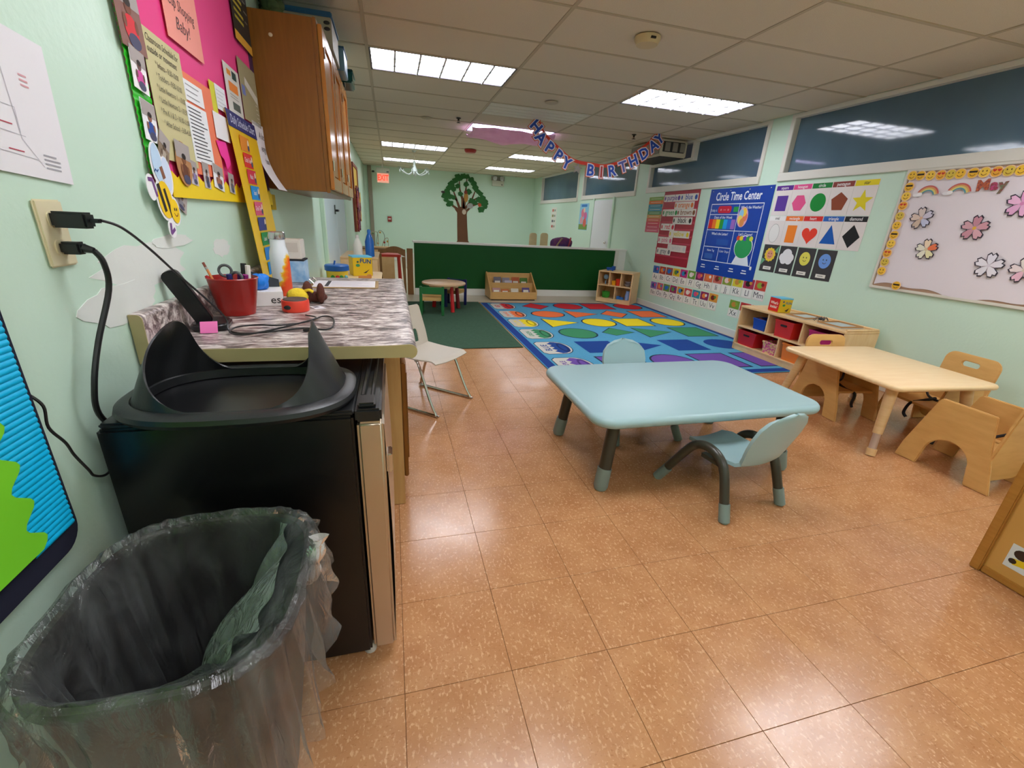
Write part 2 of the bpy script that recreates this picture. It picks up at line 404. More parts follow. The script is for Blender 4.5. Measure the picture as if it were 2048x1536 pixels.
# ================================================================ CEILING FIXTURES
LENS = mat('lit_prismatic_lens', 'f7f8ff', .4, emit=LAMP)
TRF = mat('troffer_frame', '4c4650', .5); LOUV = mat('white_louver', 'c9c9d0', .5)
LENSF = mat('dimmed_lit_lens', 'f4f6ff', .4, emit=LAMP*.6)  # far panels turned down so the back wall comes out darker
def troffer(ci, j, label, lens=True):
    x0, x1, y0, y1 = CX[ci]+.012, CX[ci+1]-.012, 3.33+RY*j+.012, 3.33+RY*(j+1)-.012
    t = thing('ceiling_light', label, 'light', ((x0+x1)/2,(y0+y1)/2,H), 0, 'fluorescent ceiling lights')
    a, b = (x1-x0)/2, (y1-y0)/2
    MB().ring(rrect(0,0,2*a,2*b,.002,1), rrect(0,0,2*a-.03,2*b-.03,.002,1), 'z', -.004, .011).obj('frame', TRF, t)
    MB().box(-a+.015,a-.015,-b+.015,b-.015,.004,.009).obj('lens', LENSF if j >= 8 else LENS, t)
    lm = MB()
    for k in range(1, 6): lm.box(-a+2*a*k/6-.008,-a+2*a*k/6+.008,-b+.015,b-.015,-.010,.0)
    for k in (1, 2): lm.box(-a+.015,a-.015,-b+2*b*k/3-.008,-b+2*b*k/3+.008,-.010,.0)
    lm.obj('louver_grid', LOUV, t)
    return t
for ci, j, lb in ((1,0,'bright fluorescent ceiling panel beside the tall wood wall cabinet'),(3,0,'bright fluorescent ceiling panel near the transom windows on the right'),
    (1,8,'ceiling light panel in front of the small white chandelier'),(3,8,'ceiling light panel just behind the birthday banner'),
    (1,12,'farthest ceiling light panel, on the exit sign side'),(3,12,'farthest ceiling light panel, on the tree decal side'),
    (1,-5,'ceiling light panel above the black fridge'),(3,-5,'ceiling light panel above the wooden toddler table'),
    (1,-9,'rear ceiling light panel over the left side'),(3,-9,'rear ceiling light panel over the right side')): troffer(ci, j, lb)
# light with a pink cloth sagging below it
x0, x1, y0, y1 = CX[2]+.012, CX[3]-.012, 3.33+RY*4+.012, 3.33+RY*5-.012
t = thing('cloth_covered_light', 'ceiling light half hidden by a sagging crumpled pink cloth', 'light', ((x0+x1)/2,(y0+y1)/2,H))
a, b = (x1-x0)/2, (y1-y0)/2
MB().ring(rrect(0,0,2*a,2*b,.002,1), rrect(0,0,2*a-.03,2*b-.03,.002,1), 'z', -.004, .011).obj('frame', TRF, t)
MB().box(-a+.015,a-.015,-b+.015,b-.015,.004,.009).obj('lens', mat('violet_lit_lens','dcdcff',.4,emit=LAMP*.4), t)
PCL = mat('pink_cloth','f0d2dc',.85,var=(6,.3,'d2a2b6'))
_tl = PCL.node_tree.nodes.new('ShaderNodeBsdfTranslucent'); _tl.inputs[0].default_value = (*lin('e8c0cc'),1)
_mx = PCL.node_tree.nodes.new('ShaderNodeMixShader'); _mx.inputs[0].default_value = .12
PCL.node_tree.links.new(PCL.node_tree.nodes['Principled BSDF'].outputs[0], _mx.inputs[1]); PCL.node_tree.links.new(_tl.outputs[0], _mx.inputs[2]); PCL.node_tree.links.new(_mx.outputs[0], PCL.node_tree.nodes['Material Output'].inputs[0])
def cl(u, v):
    x = (u-.5)*2*a*1.0; y = (v-.5)*2*b*1.0+.03
    sag = .16*math.sin(PI*min(1,.02+.90*v))**.75*(.85+.15*math.cos(u*12+1))*(.55+.45*math.sin(PI*u)**.5)
    e = .018*noise.noise(Vector((u*7,v*4,1)))
    return (x+.02*math.sin(v*9), y, -.008-sag-abs(e)-.022*(1-v)*max(0,math.sin(u*9+1)))
MB().grid(cl, 40, 14).obj('pink_cloth', PCL, t, solid=.003)
# linear air diffuser tile
x0, x1, y0, y1 = CX[2]+.012, CX[3]-.012, 3.33+RY*2+.012, 3.33+RY*3-.012
t = thing('ceiling_air_vent', 'white slotted air vent panel in the ceiling', 'vent', ((x0+x1)/2,(y0+y1)/2,H))
a, b = (x1-x0)/2, (y1-y0)/2
VW = mat('vent_white', 'd8d4c6', .5)
MB().box(-a,a,-b,b,.004,.011).obj('backing', mat('vent_dark','8d8778',.6), t)
for k in range(4): MB().box(-a+.004,a-.004,-b+.004+k*2*b/4,-b-.008+(k+1)*2*b/4,-.006,.004).obj('slat', VW, t, bevel=.003)
def ceil_disc(name, label, cat, x, y, r, hgt, m, extra=None):
    t = thing(name, label, cat, (x,y,H-.006))
    MB().lathe([(r,0),(r,-hgt*.4),(r*.82,-hgt),(r*.2,-hgt*1.05)]).obj('cover', m, t)
    if extra: extra(t)
    return t
BEIGE = mat('aged_plastic', 'cbb98f', .5)
def sm(t):
    MB().lathe([(.055,-.006),(.05,-.03)]).obj('base_ring', BEIGE, t)
    MB().box(-.02,.015,-.088,-.078,-.03,-.018).obj('sensor_slot', BLACKP, t)
ceil_disc('smoke_detector', 'round beige smoke detector on the near ceiling', 'smoke detector', 1.42, 2.34, .085, .045, BEIGE, sm)
for x, y, lb in ((1.4,4.2,'flat white ceiling disc in front of the air vent'),(.216,5.68,'flat white ceiling disc nearer the chandelier')):
    ceil_disc('ceiling_flat_disc', lb, 'ceiling disc', x, y, .07, .012, CG)  # only a plain flat disc, not a known device
for x, y, lb in ((.604,5.49,'small dark fire sprinkler beside the pink cloth light'),(2.977,5.26,'small dark fire sprinkler above the banner end')):
    t = thing('sprinkler', lb, 'sprinkler', (x,y,H-.006)); DK = mat('sprinkler_metal','3b3427',.5,.6)
    MB().lathe([(.03,0),(.03,-.006),(.012,-.01),(.012,-.03)]).obj('collar', DK, t); MB().lathe([(.025,-.05),(.025,-.053)]).obj('deflector', DK, t)
    MB().tube([(-.012,0,-.03),(0,0,-.05)],.003,6).tube([(.012,0,-.03),(0,0,-.05)],.003,6).obj('arm', DK, t)
def al(t): MB().lathe([(.05,-.03),(.03,-.05)]).obj('strobe', mat('strobe_lens','e8e0dc',.3), t)
ceil_disc('fire_alarm', 'red round fire alarm on the ceiling', 'fire alarm', 1.19, 8.06, .11, .05, mat('alarm_red','a8302a',.4), al)
# chandelier
CH = mat('white_glass_chandelier', 'aebab2', .3)
t = thing('chandelier', 'small white hanging chandelier with curved arms', 'chandelier', (.215,8.95,H))
MB().tube([(0,0,0),(0,0,-.2)],.006,6).obj('chain', CG, t); MB().lathe([(.05,0),(.02,-.03)]).obj('canopy', CH, t)
MB().lathe([(.012,-.17),(.03,-.2),(.018,-.24),(.05,-.32),(.06,-.37),(.02,-.43),(.004,-.46)]).obj('stem', CH, t)
for k in range(6):
    an = k*PI/3+.3; c_, s_ = math.cos(an), math.sin(an)
    ar = MB().tube(smooth_path([(c_*.03,s_*.03,-.36),(c_*.12,s_*.12,-.43),(c_*.25,s_*.25,-.38),(c_*.3,s_*.3,-.32)]),.012,6).obj('arm', CH, t)
    MB().lathe([(.01,0),(.04,.015),(.045,.02)],(c_*.3,s_*.3,-.33),12).obj('drip_cup', CH, ar)
    MB().lathe([(.004,0),(.012,-.03),(.003,-.06)],(c_*.3,s_*.3,-.35),8).obj('crystal_drop', CH, ar)
# wall air conditioner in the second transom
AC = mat('ac_cream', 'c9c2aa', .5); ACD = mat('ac_dark', '2e2c28', .6); ACG = mat('ac_grey','8d897c',.5)
t = thing('air_conditioner', 'beige window air conditioner mounted high in the transom', 'air conditioner', (XR-.03,5.65,2.2))
MB().box(-.42,0,-.42,.42,.0,.215).obj('case', AC, t, bevel=.012)
MB().box(-.43,-.421,-.40,.40,.03,.19).obj('front_grille', ACG, t, bevel=.004)
MB().box(-.39,-.05,-.428,-.421,.055,.185).obj('side_louver', ACD, t)
for k in range(3): MB().box(-.36+k*.12,-.28+k*.12,-.432,-.428,.065,.175).obj('louver_panel', ACG, t)
MB().box(-.41,-.02,-.4,.4,-.012,-.001).obj('underside', ACD, t)
# ================================================================ LEFT SIDE: COUNTER, FRIDGE, BIN
def granite():
    mt = bpy.data.materials.new('granite_laminate'); mt.use_nodes = True; nt = mt.node_tree; b = nt.nodes['Principled BSDF']
    tc = nt.nodes.new('ShaderNodeTexCoord'); mp = nt.nodes.new('ShaderNodeMapping'); mp.inputs['Scale'].default_value = (1,2.6,2.6)
    nt.links.new(tc.outputs['Object'], mp.inputs[0])
    n = nt.nodes.new('ShaderNodeTexNoise'); n.inputs['Scale'].default_value = 14; n.inputs['Detail'].default_value = 9; n.inputs['Roughness'].default_value = .68; n.inputs['Distortion'].default_value = .5
    nt.links.new(mp.outputs[0], n.inputs['Vector'])
    r = nt.nodes.new('ShaderNodeValToRGB'); e = r.color_ramp.elements; e[0].position = .34; e[1].position = .66
    e[0].color = (*lin('3a2f2f'),1); e[1].color = (*lin('f1e9e3'),1)
    for p, c in ((.44,'6f615e'),(.5,'a39490'),(.56,'c9bdb8')): x = r.color_ramp.elements.new(p); x.color = (*lin(c),1)
    nt.links.new(n.outputs[0], r.inputs[0]); nt.links.new(r.outputs[0], b.inputs['Base Color']); b.inputs['Roughness'].default_value = .32
    return mt
GRAN = granite(); BAND = mat('laminate_edge_band', 'b7a878', .5)
CY0, CY1, CF, CZ = .42, 1.88, -.235, .875
t = thing('countertop', 'grey speckled laminate countertop with backsplash along the mint wall', 'countertop', (0,0,0))
prof = [(XL+.003,CZ-.04),(CF-.012,CZ-.04)]+arc(CF-.014,CZ-.022,.022,-PI/2,PI/2,8)+[(CF-.05,CZ-.002),(CF-.08,CZ-.003),(XL+.045,CZ-.003)]+arc(XL+.045,CZ+.01,.013,-PI/2,-PI,4)+[(XL+.032,CZ+.075)]+arc(XL+.019,CZ+.075,.013,0,PI/2,4)+[(XL+.003,CZ+.088)]
MB().prism(prof, 'y', CY0+.002, CY1).obj('slab', GRAN, t, smooth=True, angle=30)
MB().prism(prof, 'y', CY0-.001, CY0+.002).obj('edge_band', BAND, t)
t = thing('base_cabinet', 'oak base cabinet under the speckled countertop', 'cabinet', (0,0,0))
MB().box(XL+.004,-.275,.862,.88,.001,CZ-.042).obj('side_panel', BEECH, t, bevel=.002)
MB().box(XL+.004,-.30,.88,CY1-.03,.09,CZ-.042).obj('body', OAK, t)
MB().box(XL+.004,-.34,.88,CY1-.03,.001,.09).obj('toe_kick', mat('toe_kick','2b2018',.7), t)
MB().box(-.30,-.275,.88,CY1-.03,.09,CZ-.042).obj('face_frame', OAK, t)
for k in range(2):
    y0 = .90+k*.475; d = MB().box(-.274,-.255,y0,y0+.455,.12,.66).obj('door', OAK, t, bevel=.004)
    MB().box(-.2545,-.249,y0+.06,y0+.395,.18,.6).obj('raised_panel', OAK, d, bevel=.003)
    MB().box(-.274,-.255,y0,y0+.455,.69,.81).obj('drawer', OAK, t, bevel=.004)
# ---- fridge
t = thing('mini_fridge', 'black mini fridge with a steel door pushed partly under the counter', 'refrigerator', (0,0,0))
MB().box(-.89,-.392,.13,.62,.025,.785).obj('body', BLACKB, t, bevel=.006)
MB().box(-.885,-.39,.135,.615,.785,.797).obj('top_panel', BLACKP, t, bevel=.004)
dr = MB().box(-.386,-.325,.132,.618,.03,.765).obj('door', STEEL, t, bevel=.008, seg=3)
hn = MB().box(-.3245,-.309,.17,.215,.60,.655).obj('handle', CHROME, dr, bevel=.003)
def bow(u, v): return (-.3245+.007*math.sin(PI*u), .14+.47*v, .04+.715*u)
MB().grid(bow, 16, 4).obj('bowed_face', STEEL, dr, solid=.001)
MB().box(-.388,-.328,.131,.619,.767,.80).obj('door_cap', BLACKP, t, bevel=.005)
MB().box(-.383,-.34,.14,.2,.801,.812).obj('hinge_cover', BLACKP, t, bevel=.005)
MB().tube([(-.372,.2,.806),(-.365,.6,.806)],.006,6).tube([(-.35,.2,.803),(-.345,.6,.803)],.005,6).obj('cap_ribs', BLACKP, t)
for x, y in ((-.40,.16),(-.86,.16),(-.40,.59),(-.86,.59)): MB().lathe([(.018,0.001),(.018,.012),(.01,.026)],(x,y,0),12).obj('foot', mat('foot_white','b9b3aa',.5), t)
lb = MB().box(-.585,-.53,.455,.495,.7975,.7985).obj('sticker', pm('cdd2c8'), t)
# ---- swing-top bin lid left on the fridge
GREYL = mat('black_lid_plastic', '1b1d1f', .36, bump=(220,.04))
t = thing('detached_swing_top', 'black hooded trash can top lying on the mini fridge', 'trash can top', (-.637,.258,.799))
def sup(th, rx, ry, n=2.7):
    c_, s_ = math.cos(th), math.sin(th)
    return rx*abs(c_)**(2/n)*(1 if c_>=0 else -1), ry*abs(s_)**(2/n)*(1 if s_>=0 else -1)
NR = 72
ringp = [(.242,.182,0.0),(.248,.188,.010),(.245,.185,.020),(.235,.175,.026),(.220,.160,.027),(.212,.152,.020),(.210,.150,0.0)]
def rimf(u, v):
    i = int(round(v*len(ringp))) % len(ringp); rx, ry, z = ringp[i]; x, y = sup(u*2*PI, rx, ry); return (x, y, z)
MB().grid(rimf, NR, len(ringp), True, True).obj('rim', GREYL, t)
def hoodf(u, v):
    th = u*2*PI; side = abs(math.cos(th))
    s_ = math.sin(th+.0)
    fall = max(0, 1-((s_-.25)/(.72 if s_ > .25 else 1.22))**2)
    hgt = .004+.148*fall**1.1
    k = v
    lean = 1-.30*k*min(1,hgt/.14)
    x, y = sup(th, .220*lean, .158*(1-.05*k))
    return (x, y, .021+hgt*k)
MB().grid(hoodf, NR, 12, True, False).obj('hood', GREYL, t, solid=.004)
# ---- trash bin and liner
BX, BY = -.657, -.138
BINI = None
BINM = mat('bin_brown_grey', '332c2a', .45, bump=(180,.06))
t = thing('trash_can', 'tall dark brown-grey trash can beside the fridge', 'trash can', (BX,BY,0))
bp_ = [(.105,.125,.012),(.112,.132,.0),(.150,.172,.30),(.177,.195,.565),(.185,.203,.57),(.185,.203,.59),(.175,.193,.59),(.146,.168,.30),(.104,.124,.03)]
def binf(u, v):
    i = int(round(v*(len(bp_)-1))); rx, ry, z = bp_[i]; x, y = sup(u*2*PI, rx, ry, 3.2); return (x+.014*(z-.6), y, z+.001)
MB().grid(binf, 64, len(bp_), True, False).obj('body', BINM, t)
fl = [sup(2*PI*k/40, .11, .13, 3.2) for k in range(40)]
MB().prism([(x-.008,y) for x, y in fl], 'z', .012, .03).obj('bottom', BINM, t)
def film(name, c, base, amp, tint):
    mt = bpy.data.materials.new(name); mt.use_nodes = True; nt = mt.node_tree; nt.nodes.remove(nt.nodes['Principled BSDF']); out = nt.nodes['Material Output']
    tr = nt.nodes.new('ShaderNodeBsdfTransparent'); tr.inputs[0].default_value = (*tint,1)
    b = nt.nodes.new('ShaderNodeBsdfPrincipled'); b.inputs['Base Color'].default_value = (*lin(c),1); b.inputs['Roughness'].default_value = .6; b.inputs['Specular IOR Level'].default_value = 0
    tl = nt.nodes.new('ShaderNodeBsdfTranslucent'); tl.inputs[0].default_value = (*lin(c),1)
    ad = nt.nodes.new('ShaderNodeMixShader'); ad.inputs[0].default_value = .3; nt.links.new(b.outputs[0], ad.inputs[1]); nt.links.new(tl.outputs[0], ad.inputs[2])
    mx = nt.nodes.new('ShaderNodeMixShader'); nt.links.new(tr.outputs[0], mx.inputs[1]); nt.links.new(ad.outputs[0], mx.inputs[2])
    tc = nt.nodes.new('ShaderNodeTexCoord'); mp = nt.nodes.new('ShaderNodeMapping'); mp.inputs['Scale'].default_value = (1,1,.45); nt.links.new(tc.outputs['Object'], mp.inputs[0])
    n = nt.nodes.new('ShaderNodeTexNoise'); n.inputs['Scale'].default_value = 16; n.inputs['Detail'].default_value = 6; n.inputs['Distortion'].default_value = .6; nt.links.new(mp.outputs[0], n.inputs['Vector'])
    mr = nt.nodes.new('ShaderNodeMapRange'); mr.inputs[1].default_value = .35; mr.inputs[2].default_value = .7; mr.inputs[3].default_value = base; mr.inputs[4].default_value = base+amp
    nt.links.new(n.outputs[0], mr.inputs[0])
    lw = nt.nodes.new('ShaderNodeLayerWeight'); lw.inputs[0].default_value = .35
    add = nt.nodes.new('ShaderNodeMath'); add.operation = 'MULTIPLY_ADD'; nt.links.new(lw.outputs['Facing'], add.inputs[0]); add.inputs[1].default_value = .16; nt.links.new(mr.outputs[0], add.inputs[2]); add.use_clamp = True
    nt.links.new(add.outputs[0], mx.inputs[0])
    n2 = nt.nodes.new('ShaderNodeTexNoise'); n2.inputs['Scale'].default_value = 26; n2.inputs['Detail'].default_value = 5; n2.inputs['Distortion'].default_value = 1.2; nt.links.new(mp.outputs[0], n2.inputs['Vector'])
    bp = nt.nodes.new('ShaderNodeBump'); bp.inputs['Strength'].default_value = .8; bp.inputs['Distance'].default_value = .016; nt.links.new(n2.outputs[0], bp.inputs['Height']); nt.links.new(bp.outputs[0], b.inputs['Normal'])
    gl = nt.nodes.new('ShaderNodeBsdfGlossy'); gl.inputs['Roughness'].default_value = .09; nt.links.new(bp.outputs[0], gl.inputs['Normal'])
    fr = nt.nodes.new('ShaderNodeFresnel'); fr.inputs[0].default_value = 1.55; nt.links.new(bp.outputs[0], fr.inputs['Normal'])
    fm = nt.nodes.new('ShaderNodeMath'); fm.operation = 'MULTIPLY_ADD'; nt.links.new(fr.outputs[0], fm.inputs[0]); fm.inputs[1].default_value = .75; fm.inputs[2].default_value = .015; fm.use_clamp = True
    m3 = nt.nodes.new('ShaderNodeMixShader'); nt.links.new(fm.outputs[0], m3.inputs[0]); nt.links.new(mx.outputs[0], m3.inputs[1]); nt.links.new(gl.outputs[0], m3.inputs[2])
    nt.links.new(m3.outputs[0], out.inputs[0]); return mt
FILM = film('clear_liner_film', 'd5dcdc', .0, .13, (.95,.96,.97))
t = thing('bin_liner', 'clear wrinkled plastic liner draped over the trash can rim', 'trash bag', (BX,BY,0))
random.seed(3)
def linf(u, v):
    th = u*2*PI; c_, s_ = math.cos(th), math.sin(th)
    right = max(0, math.cos(th+.35)); near = max(0,-s_)
    fold = .006*math.sin(23*th+2*math.sin(3*th))+.005*math.sin(41*th+1)
    nz = noise.noise(Vector((c_*3+5, s_*3, v*6)))
    if v < .42:                         # outside drape, hem to rim
        k = 1-v/.42
        drop = .06+.20*max(0,math.cos(th+.75))**1.3+.05*near+.02*math.sin(5*th)
        z = .60-drop*k
        off = .008+.03*k*(.4+right)+fold*(.3+1.6*k)+.018*nz*k
        x, y = sup(th, .190+off-.05*k*.35, .208+off-.05*k*.35, 3.2)
    elif v < .5:
        k = (v-.42)/.08; x, y = sup(th, .190-.012*k, .208-.012*k, 3.2); z = .602+.006*math.sin(k*PI)+.003*nz
        x += fold*.3*c_; y += fold*.3*s_
    else:                               # inside, rim to bottom
        k = (v-.5)/.5
        z = .60-.565*k
        rr = .168-.065*k; ry_ = .188-.065*k
        bulge = right**1.1*math.sin(PI*min(1,k*1.15))**.8*.15
        x, y = sup(th, max(.02,rr-bulge)+fold*.8*min(1,k*4)+.02*nz*k, max(.02,ry_-bulge*.7)+fold*.8*min(1,k*4)+.02*nz*k, 3.2)
    return (x+.014*(z-.6), y, z)
MB().grid(linf, 200, 66, True, False).obj('film', FILM, t)
def foldf(u, v):
    th = -1.5+2.55*u; c_, s_ = math.cos(th), math.sin(th); edge = math.sin(PI*u)**.6
    k = v; pull = .012+.20*edge*math.sin(PI*min(1,k*.7+.02))**.75
    n_ = .012*noise.noise(Vector((u*9, v*5, 2)))+.006*math.sin(u*38+v*5)*(1-.5*v)
    x, y = sup(th, .176-pull+n_, .196-pull*.6+n_, 3.2)
    return (x, y, .598-.46*k+.006*math.sin(u*25)*(1-k))
MB().grid(foldf, 60, 30).obj('loose_fold', film('milky_film','aebab4',.30,.25,(.9,.93,.92)), t)
def knotf(u, v):
    th = v*2*PI; r = .010+.007*abs(math.sin(u*7+.5))
    p = Vector((.185,.02,.55)).lerp(Vector((.205,.055,.625)), u)
    return (p.x+r*math.cos(th)*(1+.3*math.sin(3*th)), p.y+r*math.sin(th)*.7, p.z)
MB().grid(knotf, 14, 14, False, True).obj('twisted_end', film('bunched_film','e6e3e4',.42,.25,(.95,.95,.95)), t)

# ================================================================ UPPER CABINET AND WHAT STANDS ON IT
UY0, UY1, UX, UZ0, UZ1 = 2.03, 3.50, -.612, 1.33, 2.14
t = thing('wall_cabinet', 'tall oak wall cabinet with glossy raised panel doors', 'cabinet', (0,0,0))
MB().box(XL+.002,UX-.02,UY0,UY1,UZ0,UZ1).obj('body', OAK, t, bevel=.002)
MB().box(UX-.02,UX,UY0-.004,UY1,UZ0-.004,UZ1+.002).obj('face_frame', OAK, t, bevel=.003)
DOORO = wood('oak_door_gloss', 'bd7d38', 'a9692a', .2, (14,14,1.2), 5)
for k in range(3):
    y0 = UY0+.02+k*.48; d = MB().ring(rrect(y0+.225,(UZ0+UZ1)/2,.45,.78,.004,1), rrect(y0+.225,(UZ0+UZ1)/2,.31,.64,.004,1), 'x', UX+.001, UX+.022).obj('door', DOORO, t, bevel=.003)
    MB().box(UX+.001,UX+.014,y0+.072,y0+.378,UZ0+.09,UZ1-.09).obj('door_panel', DOORO, d, bevel=.008)
    for z in (UZ0+.14, UZ1-.14): MB().tube([(UX+.026,y0+.004,z-.025),(UX+.026,y0+.004,z+.025)],.005,6).obj('hinge', CHROME, d)
for y, z, r in ((-.86,2.0,.008),): pass
MB().ell((-.83,UY0-.001,2.04),.01,.002,.009).obj('tape_scrap', pm('c9b89a'), t)
BXM = mat('storage_box_grey', '9a9784', .6)
t = thing('storage_box', 'grey storage box with blue trim on top of the wall cabinet', 'box', (-.72,2.72,UZ1+.003))
MB().box(-.13,.14,-.22,.17,0,.158).obj('body', BXM, t, bevel=.004)
TB = mat('teal_blue_trim', '175a86', .4)
MB().box(-.138,.146,-.226,.176,.1585,.185).obj('lid', TB, t, bevel=.005)
for z in (.10,.13): MB().ell((.115,-.221,z),.018,.002,.010).obj('hand_hole', BLACKP, t)
t = thing('blue_crate', 'pale blue plastic crate leaning over the cabinet edge', 'crate', (-.64,3.08,UZ1+.003))
MB().box(-.2,.09,-.17,.10,0,.13).obj('body', mat('crate_blue','5f86a0',.35), t, bevel=.006)
MB().box(-.2,.095,-.175,.105,.131,.14).obj('rim', TB, t, bevel=.003)
t = thing('green_tote', 'dark green glossy tote at the far end of the cabinet top', 'box', (-.62,3.33,UZ1+.003))
MB().box(-.15,.10,-.13,.14,0,.07).obj('body', mat('tote_green','0f4640',.12), t, bevel=.01)
MB().box(-.15,.106,-.136,.146,.071,.085).obj('lid', mat('tote_lid','123d3c',.12), t, bevel=.005)
t = thing('leafy_garland', 'dark green fabric bundle beside the storage box', 'decoration', (-.86,2.30,UZ1+.003))
g = MB()
for k in range(16): g.ell((random.uniform(-.05,.05),random.uniform(-.1,.1),.03+random.uniform(0,.12)),.035,.03,.03,8,5)
g.obj('leaf_bundle', mat('garland_green','3d5232',.8,var=(20,.3,'55683f')), t)
# ================================================================ LEFT WALL PAPERS
SC = lambda n, w_, a, base=0: [(-w_/2,base)]+[(-w_/2+w_*(i+.5)/n*1.0, base+a*(1 if i%2 else .25)) for i in range(n)]+[(w_/2,base)]
PINK = mat('hot_pink_paper', 'f0468f', .6, var=(3,.4,'e23a80'))
t = thing('pink_bulletin_board', 'hot pink paper bulletin board with green, yellow and purple borders', 'bulletin board', (XL+.001,1.355,1.80), PI/2)
MB().box(-.655,.662,-.0018,0,-.55,.62).obj('backing', PINK, t)
def corr(name, w_, h_, m, parent, loc, vertical=True, n=40):
    """corrugated border strip"""
    def fn(u, v): return ((u-.5)*w_, -.003-.0022*abs(math.sin(v*n*PI)), (v-.5)*h_)
    o = MB().grid(fn, 2, n*4+1).obj(name, m, parent, solid=.001); o.location = loc; return o
corr('green_border', .10, 1.1, mat('corrugated_green','35c22c',.4), t, (-.615,-.0015,.05), n=60)
yb = MB().prism([(-.56,-.555),(.665,-.555),(.665,-.50)]+[(.665-1.225*(i+.5)/36, -.50+(.018 if i%2 else 0)) for i in range(36)]+[(-.56,-.50)], 'y', -.0115, -.0095).obj('yellow_scalloped_border', mat('bright_yellow_card','f5d20f',.5), t)
MB().box(.60,.662,-.0045,-.002,-.50,.62).obj('purple_border', pm('4a2752'), t)
MB().box(.665,.76,-.006,0,-.58,-.50).obj('corner_strip', pm('caa818'), t)
BD = .0085     # papers lie this far off the wall
def lines(p, x0, x1, z0, z1, n, c='4a4a4a', hgt=.004, l=1, rag=.35):
    for i in range(n):
        z = z1-(z1-z0)*(i+.5)/n; xe = x1-(x1-x0)*rag*random.random()
        p.poly([(x0,z-hgt/2),(xe,z-hgt/2),(xe,z+hgt/2),(x0,z+hgt/2)], c, l)
def Lp(name, label, cat, y0, y1, z0, z1, c, d=BD, tilt=0, group=None, **k):
    return card(name, label, cat, 'L', (y0+y1)/2, (z0+z1)/2, y1-y0, z1-z0, c, tilt, group, d=d, **k)
# tan schedule notice
o = Lp('handwritten_notice', 'tan paper with a handwritten classroom schedule', 'paper', .79, 1.035, 1.345, 1.675, 'c9c08f', d=.011, tilt=.02)
p = PR(.0016)
p.text('Classroom Schedule for', 0, .142, .026, '2c2a24', 1, shear=.2, sx=.80).text('outside or movement', -.01, .116, .026, '2c2a24', 1, shear=.2, sx=.80)
for i, s_ in enumerate(('* Infants - 9:30-10:00','* Toddlers - 9:30-10:00','* Little Newtons 1 - 10:00','* Little Newtons 2 - 10:30','* Pre K 1 & 2 - 10:30-11:00','* After School - 3:30-4:30')):
    p.text(s_, .005, .085-i*.03, .022, '2c2a24', 1, shear=.15, sx=.8)
p.build(o)
# salmon poster
o = Lp('salmon_poster', 'salmon pink handwritten sign at the top of the pink board', 'paper', .985, 1.27, 1.705, 2.0, 'f29b8c', d=.010)
PR(.0016).text('Your', -.02, .02, .05, '5a4446', 1, shear=.25).text('Cup Shopping', 0, -.035, .045, '5a4446', 1, shear=.25, sx=.8).text('Baby!', -.01, -.09, .05, '5a4446', 1, shear=.25).build(o)
# orange sheet with two white slips
o = Lp('orange_sheet', 'orange construction paper behind white printed slips', 'paper', 1.02, 1.285, 1.325, 1.63, 'f0815c', d=.0098)
o = Lp('printed_slip', 'small white printed slip on the orange sheet', 'paper', 1.03, 1.185, 1.548, 1.608, 'eef0f2', d=.0125); p = PR(.0016); lines(p,-.07,.07,-.025,.025,3,'9a9a9e',.003); p.build(o)
o = Lp('printed_page', 'white typed page on the orange sheet', 'paper', 1.015, 1.19, 1.365, 1.54, 'eef0f2', d=.0128); p = PR(.0016); lines(p,-.075,.08,-.08,.08,14,'55565c',.0035); p.build(o)
o = Lp('yellow_sticky_note', 'narrow yellow note sticking out under a white slip', 'note', 1.285, 1.34, 1.55, 1.665, 'd9d63a', d=.0095)
o = Lp('white_slip', 'white slip overlapping the yellow note', 'paper', 1.335, 1.45, 1.58, 1.665, 'eceef2', d=.0122); p = PR(.0016); lines(p,-.05,.05,-.035,.03,5,'b9bac2',.002); p.build(o)
o = Lp('white_pocket', 'white paper pocket left of the yellow schedule chart', 'paper', 1.26, 1.42, 1.47, 1.56, 'f2f0f4', d=.014)
o = card('pink_heart_bag', 'glossy hot pink paper bag below the white pocket', 'paper bag', 'L', 1.305, 1.41, 0, 0, 'f838a0', d=.014, pts=[(-.06,.05),(.05,.055),(.075,-.02),(.02,-.045),(.0,-.01),(-.03,.0)])
o = Lp('flyer', 'white flyer with orange and grey blocks of print', 'flyer', 1.49, 1.69, 1.585, 1.78, 'd9d7d2', d=.010); p = PR(.0016)
p.poly(rect(.03,.07,.06,.03),'2f4a44',1).poly(rect(-.04,.07,.05,.02),'e8963a',1).poly(rect(0,.02,.12,.035),'ee8b3c',1).poly(rect(.01,-.05,.1,.03),'55605a',1); lines(p,-.06,.06,-.025,-.005,2,'9a9a94',.003); p.build(o)
o = Lp('olive_flyer', 'olive green flyer with a white text band next to the cabinet', 'flyer', 1.71, 1.99, 1.61, 1.855, 'a39a78', d=.0102); p = PR(.0016)
p.poly(rect(.03,.02,.2,.035,-.25),'d7d4c8',1).poly(rect(-.1,.0,.05,.04),'7385c4',1); lines(p,.08,.13,-.11,.0,6,'d7d4c8',.003); p.build(o)
o = Lp('black_poster', 'black poster with yellow text beside the wall cabinet top', 'poster', 1.735, 2.0, 1.925, 2.33, '2d2a26', d=.0120); p = PR(.0016)
lines(p,-.10,.04,-.12,.18,11,'b7a53a',.012,1,.3); p.poly(rect(0,-.182,.262,.036),'e0a83e',1); lines(p,.06,.12,-.1,.18,7,'8d8a80',.006); p.build(o)
crl = lambda z: .085*max(0,(.07-z)/.225)**2      # the foot of the sheet curls away from the wall
